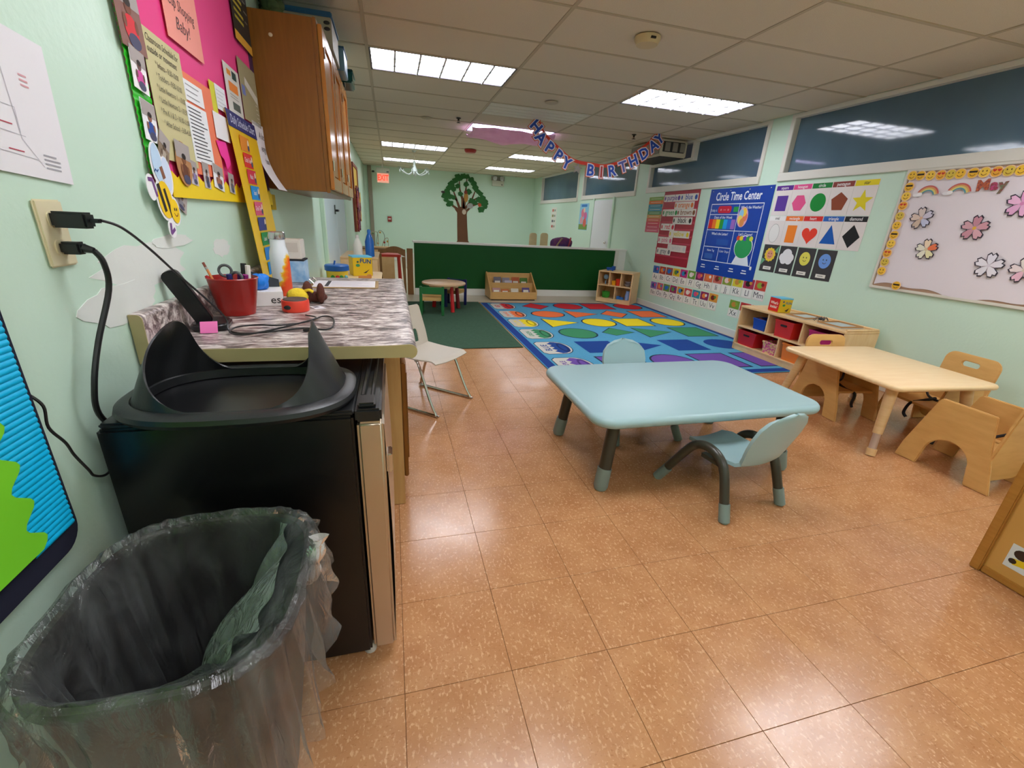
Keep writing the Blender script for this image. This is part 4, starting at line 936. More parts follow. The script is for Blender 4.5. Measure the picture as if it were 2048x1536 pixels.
w2 = copy_tree(w1, None, 'wooden toddler chair tucked under the far side of the table'); w2.location = (2.93,1.50,0); w2.rotation_euler.z = PI-.12
w3 = copy_tree(w1, None, 'wooden toddler chair on the wall side of the maple table'); w3.location = (3.33,1.10,0); w3.rotation_euler.z = PI/2-.12
# easel-like panel in the lower right corner
t = thing('wooden_play_panel', 'corner of a framed wooden panel with a photo sticker at the right edge', 'play panel', (1.985,.012,0), -PI/2)
MB().box(.0,.9,-.012,.0,.03,.62).obj('panel', mat('hardboard_tan','cf9f54',.45,var=(6,.3,'c3924a')), t)
OKF = wood('panel_frame_wood','b57f38','a5702c',.4)
MB().box(-.012,.022,-.028,.012,.001,.64).obj('post', OKF, t, bevel=.004); MB().box(.022,.9,-.022,.008,.002,.032).obj('bottom_rail', OKF, t, bevel=.004); MB().box(.022,.9,-.022,.008,.615,.64).obj('top_rail', OKF, t, bevel=.004)
MB().box(.88,.914,-.028,.012,.001,.64).obj('post', OKF, t, bevel=.004)
t.rotation_euler.x = 0
o = tag(MB().box(-.065,.065,-.001,0,-.05,.05).obj('photo_sticker', pm('d4dcdc')), 'photo sticker of dark and yellow shapes on the wooden panel', 'sticker')
o.location = (1.985-.0125,.012-.13,.125); o.rotation_euler = (0,.0,-PI/2)
PR(.0014).poly(ellp(-.028,.018,.024,.02,14),'3a2a20',1).poly(rect(-.01,-.012,.07,.026,.2),'e0c020',2).poly(ellp(.03,-.012,.026,.022,14),'4a3520',3).poly(ellp(-.045,-.018,.012,.011,10),'2c2018',3).poly(rect(.04,.028,.04,.03),'8fb8c8',1).build(o)

# ================================================================ BEIGE SCHOOL CHAIR
SHEL = mat('beige_shell','cfc7b8',.35)
t = thing('school_chair', 'small beige plastic school chair with a chrome sled base', 'chair', (-.07,2.045,0), math.radians(-133))
def seatf(u, v):
    w_ = u*2-1; y = .19-.34*v; z = .365-.012*math.sin(v*PI)+.012*w_*w_-.022*max(0,(.15-v)/.15)**2
    return (w_*(.175+.012*math.sin(v*PI)), y, z)
MB().grid(seatf, 11, 14).obj('seat', SHEL, t, solid=.008)
def hb(p, z0): # bend flat outline back
    x, s_ = p; return (x, -.152-.06*s_/.28-.02*(1-math.exp(-s_*10)), .362+s_)
bo = [(-.185,0),(.185,0),(.178,.10)]+[(.15+.0, .27)]+[(.135,.285),(-.135,.285),(-.15,.27),(-.178,.10)]
bi = [(-.085,.035),(.085,.035),(.085,.08),(.08,.115),(.07,.125),(-.07,.125),(-.08,.115),(-.085,.08)]
b_ = MB().ring(bo, bi, 'y', -.004, .004); b_.v = [(x, y-.155-.055*z/.28, z+.362) for x, y, z in b_.v]
b_.obj('backrest', SHEL, t, bevel=.003)
for sx in (-1, 1):
    MB().tube(smooth_path([(sx*.10,-.05,.345),(sx*.16,.02,.34),(sx*.185,.06,.33),(sx*.195,.16,.10),(sx*.20,.21,.012),(sx*.20,.19,.0105),(sx*.20,-.22,.0105),(sx*.20,-.245,.03),(sx*.185,-.20,.16),(sx*.15,-.12,.34),(sx*.10,-.11,.345)],5),.0095,8).obj('sled_leg', CHROME, t)
MB().tube([(-.12,.02,.343),(.12,.02,.343)],.008,8).obj('seat_brace', CHROME, t)

# ================================================================ LOW SHELF BY THE RIGHT WALL
def cubby(name, label, loc, rz, L, D, Hh, cols, m=BIRCH):
    """open shelf: local x along its length, front towards -y"""
    t = thing(name, label, 'shelf', loc, rz); th = .018
    MB().box(-L/2,L/2,-.004,D,Hh-.02,Hh).obj('top', m, t, bevel=.004); MB().box(-L/2,L/2,0,D,.055,.07).obj('bottom', m, t)
    MB().box(-L/2+.02,L/2-.02,.004,.02,.001,.055).obj('plinth', m, t)
    for x in (-L/2, L/2-th): MB().box(x,x+th,0,D,.001,Hh-.021).obj('side_panel', m, t, bevel=.003)
    MB().box(-L/2+th,L/2-th,D-.008,D,.07,Hh-.021).obj('back_panel', m, t)
    MB().box(-L/2+th,L/2-th,.004,D-.008,Hh*.53,Hh*.53+.016).obj('middle_shelf', m, t)
    for zz, cs in ((.07,cols[1]),(Hh*.53+.016,cols[0])):
        z1 = Hh*.53 if zz < .1 else Hh-.021
        for x in cs: MB().box(x-.008,x+.008,.006,D-.008,zz,z1).obj('divider', m, t)
    return t
sh = cubby('toy_shelf', 'low birch toy shelf with coloured bins along the right wall', (3.415,2.51,.0098), -PI/2, 1.22, .385, .487, ([-.22,.19],[-.03,.285]))
MB().tube([(-.6,.375,.495),(.6,.375,.495)],.009,8).obj('back_rail', BIRCH, sh); MB().tube([(.6,.01,.495),(.6,.375,.495)],.009,8).obj('end_rail', BIRCH, sh)
def SL(x, y, z): return (3.415+y, 2.51-x, z+.0022)     # shelf local -> world
def bin_(name, label, x, y, z, w_, d_, h_, c, hole=True, m=None):
    t = thing(name, label, 'bin', SL(x,y,z), -PI/2, 'bins on the toy shelf'); mm = m or mat(name+c, c, .35)
    k = .86
    vs = [(-w_/2*k,0,0),(w_/2*k,0,0),(w_/2*k,d_*k,0),(-w_/2*k,d_*k,0),(-w_/2,-.01,h_),(w_/2,-.01,h_),(w_/2,d_,h_),(-w_/2,d_,h_)]
    iv = [(a*.95,(b-d_/2)*.95+d_/2,cc if cc > 0 else .005) for a, b, cc in vs]
    MB().add(vs+iv,[(0,3,2,1),(0,1,5,4),(1,2,6,5),(2,3,7,6),(3,0,4,7),(8,9,10,11),(8,12,13,9),(9,13,14,10),(10,14,15,11),(11,15,12,8),(4,5,13,12),(5,6,14,13),(6,7,15,14),(7,4,12,15)]).obj('body', mm, t)
    MB().ring(rrect(0,d_/2-.005,w_+.012,d_+.022,.008,2), rrect(0,d_/2-.005,w_*.94,d_*.94,.006,2),'z',h_-.012,h_+.001).obj('rim', mm, t)
    if hole: MB().prism(rrect(0,h_*.72,w_*.34,h_*.12,.008,3),'y',-.0125,-.0085).obj('hand_hole', mat('hole_dark','1a1014',.8), t)
    return t
ZU, ZD = .487*.53+.0165+.0076, .0705+.0076
bin_('storage_bin','small blue bin on the upper shelf',-.335,.03,ZU,.17,.22,.115,'1648b0',False)
bin_('storage_bin','red bin on the upper shelf with a hand hole',-.02,.02,ZU,.22,.26,.165,'cf2a24')
bin_('storage_bin','magenta bin on the upper shelf',.375,.03,ZU,.24,.26,.15,'b8246e')
bin_('storage_bin','red bin on the bottom shelf with toys in it',-.45,.02,ZD,.25,.26,.155,'c01a22')
bin_('storage_bin','pink confetti-patterned basket on the bottom shelf',-.13,.02,ZD,.17,.2,.12,'d0568c',False, mat('confetti_pink','d0568c',.6,var=(45,.06,'e8d08c')))
bin_('storage_bin','orange bin on the bottom shelf',.14,.02,ZD,.23,.26,.165,'e8802a')
for lb, x, y, z, r, c in (('orange block heaped in the blue bin',-.375,.08,ZU+.09,.05,'b8642c'),('tan block heaped in the blue bin',-.30,.16,ZU+.09,.05,'c9925c'),('purple toy in the lower red bin',-.42,.08,ZD+.125,.045,'7a2a9c'),('green toy in the lower red bin',-.48,.05,ZD+.115,.04,'4f9a4a')):
    tag(MB().cbox((0,0,0),(r*1.1,r*1.2,r*.8),.5,.3).obj('toy_block', pm(c), bevel=.008), lb, 'toy').location = SL(x,y,z)
def fun_cube(label, loc, s_, rz):
    t = thing('alphabet_toy_box', label, 'toy box', loc, rz)
    MB().box(-s_/2,s_/2,-s_/2,s_/2,0,s_).obj('carton', pm('d9b41c'), t, bevel=.003)
    MB().box(-s_/2-.0006,s_/2+.0006,-s_/2-.0006,s_/2+.0006,s_-.012,s_+.0008).obj('top_panel', pm('6cc0dc'), t)
    return t
t = fun_cube("toy box with a red side reading What's Inside on the birch shelf", (3.565,2.765,.4985), .145, -.12)
p = PR(.0008); p.poly(rect(0,.0725,.144,.132),'cf2420',0).text("What's", 0, .09, .038, 'f2ecdc', 1, bold=.02).text('Inside?', 0, .05, .038, 'f2ecdc', 1, bold=.02)
o = p.build(t, 'red_side'); o.location = (-.0726,0,0); o.rotation_euler.z = -PI/2
p = PR(.0008); p.text('FUN', .03, .095, .035, '2a7a94', 1, bold=.02).poly(ellp(-.02,.075,.016,.012,10),'3a8a3c',1).poly([(.0,.02),(.05,.05),(.03,.012)],'46382c',1).poly(ellp(-.03,.11,.008,.01,8),'2c3a8c',1)
o = p.build(t, 'front_print'); o.location = (0,-.0726,0)
def tray(label, x, y, w_, d_):
    t = thing('wooden_tray', label, 'tray', SL(x,y,.496), -PI/2)
    TM = wood('tray_wood','c08f5c','b0804e'); MB().box(-w_/2,w_/2,-d_/2,d_/2,0,.006).obj('base', pm('b9c4c4'), t)
    MB().ring(rrect(0,0,w_,d_,.01,2), rrect(0,0,w_-.02,d_-.02,.008,2),'z',.0062,.018).obj('rim', TM, t)
tray('shallow wooden tray next to the red and yellow toy box', .02, .2, .22, .26); tray('shallow wooden tray at the near end of the shelf', .38, .2, .24, .26)
t = thing('toy_spider', 'dark plastic toy spider between the two trays', 'toy', SL(.20,.19,.496))
SPM = mat('spider_grey','3c3c44',.4); MB().ell((0,.01,.022),.016,.024,.014).obj('abdomen', SPM, t); MB().ell((0,-.02,.02),.011,.013,.010).obj('head', SPM, t)
for k in range(8):
    sx = 1 if k < 4 else -1; a = -.9+(k % 4)*.6
    MB().tube([(sx*.008,.0,.02),(sx*.035*math.cos(a)+sx*.005,.035*math.sin(a),.038),(sx*.065*math.cos(a),.065*math.sin(a),.002)],.0028,5).obj('leg', SPM, t)
# ================================================================ FAR SHELF IN THE CORNER
fs = cubby('corner_shelf', 'small birch shelf turned at an angle in the far corner', (3.31,5.88,.0012+.0085), math.radians(-47), .60, .39, .52, ([-.10,.10],[.02]))
FR = Matrix.Translation((3.31,5.88,.0097)) @ Matrix.Rotation(math.radians(-47),4,'Z')
def ft(name, label, x, y, z, mb_, c): 
    o = mb_.obj(name, pm(c)); o.location = FR @ Vector((x,y,z)); o.rotation_euler.z = math.radians(-47); return tag(o, label, 'toy', 'toys on the corner shelf')
z1, z0 = .52*.53+.0165, .0705
ft('toy_paddle','pale blue round toy in the upper left cubby',-.2,.12,z1,MB().lathe([(.012,0),(.012,.06)],n=8).ell((0,0,.12),.045,.02,.045),'7fa0b8')
ft('toy_cup','yellow toy cup on the upper shelf',-.045,.1,z1,MB().lathe([(.03,0),(.038,.07),(.034,.07),(.027,.006)],n=16),'e8a81e')
ft('toy_bucket','red toy bucket on the upper shelf',.04,.09,z1,MB().lathe([(.04,0),(.05,.11),(.045,.11),(.036,.008)],n=16),'d63a1c')
ft('toy_dish','grey toy dishes in the upper right cubby',.2,.1,z1,MB().lathe([(.03,0),(.06,.04),(.03,.045),(.055,.08)],n=14),'8d8688')
ft('toy_pot','green toy pot on the lower shelf',-.16,.09,z0,MB().lathe([(.05,0),(.065,.02),(.068,.10),(.06,.102),(.055,.02)],n=18),'3f9a34')
ft('toy_brick','blue toy bricks on the lower shelf',.10,.08,z0,MB().box(-.05,.0,-.03,.03,0,.05).box(.0,.06,-.03,.03,0,.035),'2c6ab0')
ft('toy_pitcher','pale blue toy pitcher on the lower shelf',.22,.10,z0,MB().lathe([(.035,0),(.045,.06),(.03,.13),(.033,.15)],n=14),'8aa8dc')
o = ft('toy_truck','blue toy truck on top of the corner shelf',-.14,.14,.521,MB().box(-.07,.07,-.03,.03,.012,.05).box(.02,.07,-.03,.03,.05,.075).cbox((-.04,-.031,.013),(.026,.008,.026)).cbox((.04,-.031,.013),(.026,.008,.026)),'1c4f9c')
# ================================================================ BOOK DISPLAY
t = thing('book_display', 'sloped wooden book display bin in front of the green half wall', 'book display', (1.63,6.28,0))
BD_ = wood('display_wood','d8ac6c','caa05e')
sidep = [(-.18,.02),(.27,.02),(.27,.40),(.22,.42),(-.16,.16),(-.18,.13)]
for sx in (-1, 1): MB().prism(sidep,'x',sx*.39-.009,sx*.39+.009).obj('side_panel', BD_, t, bevel=.004)
MB().box(-.38,.38,-.18,-.165,.02,.14).obj('front_board', BD_, t, bevel=.003); MB().box(-.38,.38,.255,.27,.02,.40).obj('back_board', BD_, t); MB().box(-.38,.38,-.165,.255,.02,.035).obj('floor_board', BD_, t)
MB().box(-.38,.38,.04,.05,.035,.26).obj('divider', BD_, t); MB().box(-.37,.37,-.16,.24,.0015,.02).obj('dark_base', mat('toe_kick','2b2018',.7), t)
bk = [(-.27,-.10,.16,'b98d8a'),(-.12,-.09,.14,'c9703c'),(.05,-.08,.15,'d8d0b8'),(.24,-.10,.17,'5a4680'),(-.2,.15,.30,'6f6a74'),(-.05,.15,.29,'8d8590'),(.12,.15,.30,'b0582c'),(.27,.16,.29,'4f7a2c'),(-.02,.10,.25,'bcb6c4')]
bn = ['faded pink book in the front row','orange book in the front row','cream book in the front row','purple book in the front row','grey book at the back left','mauve book in the back row','rust red book in the back row','green book at the back right','lilac book in the middle of the bin']
for (x, y, z, c), lb in zip(bk, bn):
    o = thing('picture_book', lb+' of the wooden display', 'book', (1.63+x,6.28+y,.037))
    mm = Matrix.Rotation(-.5 if y < 0 else -.28,4,'X')
    MB().box(-.065,.065,-.004,.004,0,z+.005).xf(mm).obj('cover', pm(c), o); MB().box(-.045,.045,-.0052,-.0042,z*.45,z*.8).xf(mm).obj('cover_picture', pm('e2dccc'), o)
# ================================================================ SMALL ROUND TABLE
t = thing('round_play_table', 'small round wooden table with red and navy legs', 'table', (.39,5.30,.0115))
MB().lathe([(.28,.355),(.30,.36),(.30,.378),(.29,.384)], n=36).obj('tabletop', wood('round_top','cdaa84','bf9a74'), t); MB().lathe([(.2,.32),(.2,.355)], n=24).obj('apron', MAPLE, t)
for (x, y), c in (((.10,-.20),'c01f24'),((.22,.10),'7a1a1c'),((-.12,.2),'c01f24'),((.05,.22),'1f2a5c')): MB().tube([(x*.85,y*.85,.34),(x,y,.0008)],[.024,.028],12).obj('leg', mat('paint_'+c,c,.35), t)
def kid_chair(label, loc, rz, c):
    t = thing('painted_kid_chair', label, 'chair', loc, rz, 'painted chairs at the round table'); m_ = mat('paint_'+c, c, .4); sw = wood('seat_pine','d0a868','c09858')
    MB().box(-.13,.13,-.12,.13,.19,.24).obj('seat', sw, t, bevel=.005)
    for sx in (-1, 1): MB().box(sx*.14-.018,sx*.14+.018,-.145,-.11,.0008,.38).obj('leg', m_, t, bevel=.006); MB().box(sx*.13-.016,sx*.13+.016,.10,.132,.0008,.189).obj('leg', m_, t, bevel=.005)
    MB().box(-.122,.122,-.14,-.12,.28,.37).obj('backrest', m_, t, bevel=.005)
    return t
kid_chair('green painted wooden chair at the round table', (.205,5.02,.0095), -.12, '1f6a34'); kid_chair('navy painted wooden chair tucked under the round table', (.56,5.62,.0095), PI-.6, '1a1f58')
# ================================================================ LEFT MIDDLE: PLAY TABLE, SHELF, GATE
t = thing('play_table', 'low light wood table beyond the countertop', 'table', (-.655,4.0,0))
MB().prism(rrect(0,0,.50,1.1,.03,3),'z',.575,.60).obj('tabletop', MAPLE, t, bevel=.006)
for sx in (-1, 1):
    for sy in (-1, 1): MB().tube([(sx*.2,sy*.48,.575),(sx*.21,sy*.5,.0008)],.022,10).obj('leg', MAPLE, t)
t = thing('toy_tub', 'yellow toy tub with a blue lid and a slide handle', 'toy tub', (-.79,3.58,.6012))
MB().lathe([(.085,0),(.09,.005),(.097,.115)], n=28).obj('tub', mat('tub_yellow','e8c83a',.4), t); MB().lathe([(.1,.1155),(.108,.12),(.108,.16),(.10,.168)], n=28).obj('lid', mat('lid_blue','1f5fae',.35), t)
MB().tube([(-.02,-.02,.169),(-.01,-.02,.205)],.008,8).obj('lid_knob', mat('lid_blue','1f5fae',.35), t)
for a, c in ((-1.9,'3a8a3c'),(-1.45,'c8302a'),(-1.1,'3a8a3c'),(-.6,'7ab0b8')): MB().ell((.0945*math.cos(a),.0945*math.sin(a),.06),.02,.02,.022,10,6).obj('dot', pm(c), t)
t = fun_cube('yellow and blue toy box on the light wood table', (-.62,4.22,.6012), .2, .28)
p = PR(.0008); p.text('FUN', .03, .15, .06, '1a4a7a', 1, bold=.03, rot=-.1).poly(ellp(-.05,.11,.022,.016,12),'3a8a5c',1).poly(ellp(-.05,.145,.012,.010,10),'2c5a4c',1).poly([(.0,.03),(.07,.07),(.03,.03)],'4a3a2c',1)
o = p.build(t, 'front_print'); o.location = (0,-.1,0)
p = PR(.0008); p.poly(rect(0,.1,.198,.18),'7fb8e0',0).poly(star(-.01,.12,.04,4,.4),'9c3a6a',1).poly(ellp(.05,.06,.02,.02,10),'3a6ab0',1)
o = p.build(t, 'side_print'); o.location = (.1,0,0); o.rotation_euler.z = PI/2
t = thing('toy_cow', 'small orange-tan wooden toy cow at the table edge', 'toy', (-.56,3.66,.6012), .1)
TC = wood('toy_cow_wood','dc9a58','cf8c4c'); MB().box(-.05,.04,-.014,.014,.026,.062).obj('body', TC, t, bevel=.006); MB().box(.03,.072,-.012,.012,.038,.075).obj('head', TC, t, bevel=.005)
for x in (-.045,-.027,.012,.028): MB().box(x-.007,x+.007,-.011,.011,0,.03).obj('leg', TC, t, bevel=.003)
t = thing('low_storage_shelf', 'beige low shelf against the left wall before the gate', 'shelf', (-.69,5.55,0))
MB().box(-.23,.23,-.5,.5,.69,.71).obj('top', BIRCH, t, bevel=.004); MB().box(-.22,.22,-.49,-.475,.001,.69).obj('end_panel', BIRCH, t); MB().box(-.22,.22,.475,.49,.001,.69).obj('end_panel', BIRCH, t); MB().box(-.22,-.21,-.475,.475,.001,.69).obj('back_panel', BIRCH, t); MB().box(-.21,.21,-.475,.475,.32,.335).obj('middle_shelf', BIRCH, t)
def spray(name, label, loc, m_, mt2, h_):
    t = thing(name, label, 'bottle', loc)
    MB().lathe([(.05,0),(.055,.005),(.055,h_*.55),(.03,h_*.78),(.018,h_*.85)], n=18).obj('body', m_, t); MB().lathe([(.022,h_*.851),(.022,h_*.95),(.012,h_)], n=12).obj('cap', mt2, t)
    return t
spray('cleaner_bottle','blue cleaner bottle on the low shelf',(-.56,5.2,.711),mat('cleaner_blue','1d62b4',.25),mat('cleaner_cap','2a6fc0',.3),.33)
spray('lotion_bottle','white bottle beside the blue cleaner bottle',(-.70,5.15,.711),mat('bottle_white','e6e2d6',.35),mat('bottle_cap','d8cfc8',.4),.26)
GATE = wood('gate_brown','8a6236','7a5429',.5,(9,9,1.2),5)
t = thing('wooden_gate', 'brown wooden gate with an arched top left of the green half wall', 'gate', (0,6.62,0))
top = [(-.50,.70),(-.42,.705)]+[(-.42+.34*i/12, .705+.055*math.sin(PI*i/12)) for i in range(1,12)]+[(-.08,.715)]
MB().prism([(-.50,.64)]+top+[(-.08,.60),(-.2,.655),(-.36,.66)][::1],'y',-.012,.012).obj('arched_top_rail', GATE, t, bevel=.003)
MB().prism([(-.14,.60),(-.08,.60),(-.08,.02),(-.11,.02)],'y',-.012,.012).obj('stile', GATE, t); MB().prism([(-.50,.02),(-.45,.02),(-.45,.64),(-.50,.64)],'y',-.012,.012).obj('stile', GATE, t); MB().box(-.45,-.11,-.012,.012,.02,.07).obj('bottom_rail', GATE, t)
t = thing('gate_post', 'brown post fixed to the end of the green half wall', 'post', (0,6.62,0))
MB().box(-.058,.036,-.02,.02,.001,.735).obj('post', GATE, t, bevel=.003)
MB().box(-.068,-.06,-.022,-.014,.42,.45).obj('latch', mat('latch_cream','d8c8a8',.4), t)
# ================================================================ BEHIND THE HALF WALL
RP = mat('red_plastic','d0382c',.4)
t = thing('red_play_table', 'bright red plastic table seen through the gate', 'table', (-.36,7.25,0))
MB().prism(rrect(0,0,.44,.5,.03,3),'z',.56,.60).obj('tabletop', RP, t, bevel=.006)
for sx in (-1, 1):
    for sy in (-1, 1): MB().tube([(sx*.18,sy*.2,.56),(sx*.20,sy*.22,.0015)],[.026,.032],8).obj('leg', RP, t)
t = thing('bead_maze_stand', 'light wood cabinet under the bead maze behind the gate', 'cabinet', (-.58,8.3,0))
MB().box(-.33,.33,-.25,.25,.001,.60).obj('body', BIRCH, t, bevel=.004); MB().box(-.34,.34,-.26,.26,.60,.62).obj('top', wood('stand_top','8a6a48','7a5c3c'), t, bevel=.004)
t = thing('bead_maze', 'wire bead maze toy standing behind the gate', 'toy', (-.52,8.25,.6212))
MB().box(-.2,.2,-.09,.09,0,.025).obj('base', MAPLE, t, bevel=.004); WR = [pm('b0a88c'),pm('8a9a8c')]
for k, pts in enumerate(([(-.15,0,.02),(-.15,0,.25),(-.02,0,.27),(-.02,0,.02)],[(-.06,.03,.02),(0,.03,.3),(.1,.03,.25),(.1,.03,.02)],[(.05,-.03,.02),(.1,-.03,.15),(.17,-.03,.18),(.17,-.03,.02)])): MB().tube(smooth_path(pts),.006,6).obj('wire', WR[k % 2], t)
for x, z, c in ((-.15,.06,'a87a4a'),(-.1,.26,'7a9a6a'),(.1,.1,'a03a34'),(.16,.12,'c9a83a'),(-.02,.08,'c8b48a'),(.03,.28,'c9a86a')): MB().ell((x,0,z),.02,.02,.02,10,6).obj('bead', pm(c), t)
def high_chair(label, x, y, rz):
    t = thing('wooden_high_chair', label, 'chair', (x,y,.0006), rz, 'chairs behind the half wall'); m_ = wood('cream_chair','d9cda6','ccbf96')
    MB().prism(rrect(0,.86,.16,.36,.05,4),'y',-.012,.012).obj('backrest', m_, t, bevel=.004); MB().box(-.15,.15,-.3,0,.48,.50).obj('seat', m_, t, bevel=.004)
    for sx in (-1, 1): MB().tube([(sx*.12,-.01,.69),(sx*.14,.03,.001)],.016,8).obj('leg', m_, t); MB().tube([(sx*.12,-.28,.48),(sx*.14,-.31,.001)],.016,8).obj('leg', m_, t)
    MB().box(-.12,.12,-.008,.008,.5,.7).obj('back_slat', m_, t)
high_chair('cream wooden chair back nearer the middle of the half wall', 2.38, 7.65, .2); high_chair('cream wooden chair back beside the purple backpack', 2.76, 8.1, -.2)
t = thing('purple_backpack', 'purple backpack lying behind the half wall cap', 'backpack', (2.72,6.98,.0006))
MB().box(-.25,.25,-.18,.18,0,.765).obj('stand_shelf', BIRCH, t)
def bpf(u, v):
    a = u*2*PI; e = v*PI; n_ = noise.noise(Vector((math.cos(a)*2,math.sin(a)*2,v*4)))
    return (.21*(1+.12*n_)*math.sin(e)**.6*math.cos(a), .13*math.sin(e)**.6*math.sin(a), .89-.115*math.cos(e)*(1+.15*n_))
MB().grid(bpf, 26, 12, True).obj('bag', mat('purple_fabric','3d2a66',.8,var=(9,.1,'6a2f5c')), t)
MB().tube(smooth_path([(-.16,-.12,.80),(-.12,-.16,.9),(-.04,-.12,.99)]),.014,6).obj('strap', pm('8d7c58'), t); MB().tube(smooth_path([(.08,-.12,.82),(.10,-.15,.92),(.14,-.08,1.0)]),.014,6).obj('strap', pm('a03a4c'), t)
# stand_shelf above belongs to its own thing
ss = [o for o in COL.objects if o.name.startswith('stand_shelf')][0]; ss.parent = None; ss.location = (2.72,6.98,.0006); ss.name = 'low_bookcase'; tag(ss, 'low wooden bookcase hidden behind the half wall under the backpack', 'bookcase')
# ================================================================ BACK WALL
t = thing('tree_decal', 'large brown and green tree wall decal on the back wall', 'wall decal', (1.74,YB-.001,0))
BR = mat('tree_brown','6e4528',.7,var=(4,.3,'5f3a20')); LFm = mat('leaf_green','256b2a',.7,var=(5,.3,'1d5a24'))
MB().prism([(-.30,.50),(-.20,.545),(-.155,.62),(-.165,1.0),(-.17,1.38),(-.24,1.47),(-.02,1.56),(.13,1.44),(.11,1.35),(.13,1.0),(.16,.62),(.21,.56),(.34,.52),(.2,.48),(.1,.51),(.0,.48),(-.12,.515),(-.2,.475)],'y',-.006,0).obj('trunk', BR, t)
br = [[(0,1.5,.10),(-.02,1.75,.07),(-.1,2.0,.045),(-.12,2.25,.02)],[(.02,1.5,.09),(.05,1.8,.07),(.08,2.05,.04),(.1,2.3,.02)],[(-.08,1.45,.08),(-.2,1.75,.05),(-.3,2.0,.03),(-.38,2.12,.02)],[(-.12,1.45,.08),(-.33,1.58,.05),(-.5,1.7,.03),(-.58,1.82,.02)],[(.06,1.5,.07),(.25,1.75,.05),(.33,1.95,.03),(.42,2.1,.02)],[(.08,1.42,.07),(.25,1.58,.05),(.45,1.66,.04),(.6,1.6,.03)],[(.2,1.68,.05),(.4,1.8,.035),(.55,1.85,.02)],[(-.17,1.7,.045),(-.38,1.85,.03),(-.5,1.95,.02)]]
for b in br:
    L_ = []; R_ = []
    for i, (x, z, w_) in enumerate(b):
        d = Vector((b[min(i+1,len(b)-1)][0]-b[max(i-1,0)][0], b[min(i+1,len(b)-1)][1]-b[max(i-1,0)][1])).normalized(); n_ = Vector((-d.y,d.x))*w_/2
        L_.append((x+n_.x,z+n_.y)); R_.append((x-n_.x,z-n_.y))
    MB().prism(L_+R_[::-1],'y',-.007,-.001).obj('branch', BR, t)
random.seed(11)
lv = [(-.12,2.28),(-.28,2.22),(-.42,2.12),(-.5,2.02),(-.2,2.32),(.0,2.34),(.13,2.34),(.28,2.26),(.38,2.16),(.44,2.06),(.52,1.98),(.62,1.92),(.72,1.82),(.78,1.72),(.70,1.66),(.80,1.58),(.66,1.50),(-.58,1.90),(-.66,1.80),(-.5,1.80),(-.6,1.70),(-.52,1.58),(-.45,1.62),(-.36,1.78),(-.1,1.88),(.1,2.14),(-.2,2.08),(.42,1.68),(.3,1.72),(.58,1.76),(-.35,2.0),(.7,1.78),(.2,1.95),(.8,1.66)]
for k_, (x, z) in enumerate(lv):
    x *= .80; r = random.uniform(.07,.10); MB().prism([(x+r*(1+.18*math.cos(5*a+x*9))*math.cos(a), z+r*.85*(1+.18*math.sin(4*a+z*7))*math.sin(a)) for a in [2*PI*i/16 for i in range(16)]],'y',-.0105-.00012*k_,-.0075).obj('leaf_cluster', LFm, t)
p = PR(.016); p.poly(ellp(-.57,1.90,.06,.03,10),'4a3a3a',0).poly(ellp(.08,1.80,.06,.13,14),'b8863c',0).poly(ellp(.07,1.93,.05,.05,10),'8a3a2c',0).poly(ellp(.2,1.58,.09,.07,12),'a8a8a4',0).poly(ellp(.03,1.41,.06,.07,12),'cbb8a4',0).poly(ellp(.48,1.62,.05,.05,10),'b8502c',0).poly(ellp(.2,.52,.09,.05,12),'b08868',0).poly(ellp(.08,.51,.04,.03,8),'eee6dc',1).poly(ellp(.31,.51,.05,.035,10),'8d8a88',0); p.build(t, 'animal_prints')
EXR = mat('exit_red', 'ff3a20', .4, emit=1.6)
t = thing('exit_sign', 'lit red EXIT sign hanging in the far left corner', 'exit sign', (-.43,12.0,2.105))
MB().box(-.145,.145,-.02,.02,-.11,.11).obj('housing', mat('exit_panel','ffb8a0',.4,emit=.35), t, bevel=.006); MB().box(-.16,.17,-.05,.05,.112,.235).obj('battery_box', mat('exit_box','cfd0c2',.5), t, bevel=.006)
MB().box(-.02,.02,-.01,.01,.235,.32).obj('mount', WHITE, t); MB().lathe([(.035,-.02),(.03,.02)],(-.24,0,.14),12).obj('lamp_head', BLACKP, t); MB().box(.09,.15,-.055,-.05,.135,.16).obj('indicator', BLACKP, t)
vs, fs = text_geo('EXIT', .03); o = MB().add([(a*.135,-.022,b*.19) for a, b in vs], fs).obj('lettering', EXR, t)
t = thing('emergency_light', 'white emergency light with two lamp heads on the back wall', 'emergency light', (2.73,YB-.001,2.27))
MB().box(-.17,.17,-.08,0,-.12,.02).obj('housing', mat('emerg_white','cfcfc0',.5), t, bevel=.008)
for sx in (-1, 1): MB().lathe([(.03,0),(.065,.06),(.06,.065)],(0,0,0),16).xf(Matrix.Translation((sx*.1,-.05,.08)) @ Matrix.Rotation(PI/2,4,'X')).obj('lamp_head', mat('lamp_chrome','b0b0a4',.25,.6), t)
MB().box(-.19,.19,-.04,0,.022,.13).obj('lamp_bracket', mat('emerg_grey','9a998c',.5), t); MB().box(.09,.13,-.084,-.08,-.09,-.07).obj('indicator', BLACKP, t)
t = thing('fire_pull_station', 'small red fire pull station on the back wall', 'fire alarm', (-.31,YB-.001,1.11))
MB().box(-.055,.055,-.035,0,-.07,.07).obj('box', mat('pull_red','9c3a34',.4), t, bevel=.004); MB().box(-.035,.035,-.042,-.035,-.01,.02).obj('handle', pm('e2d8d0'), t)
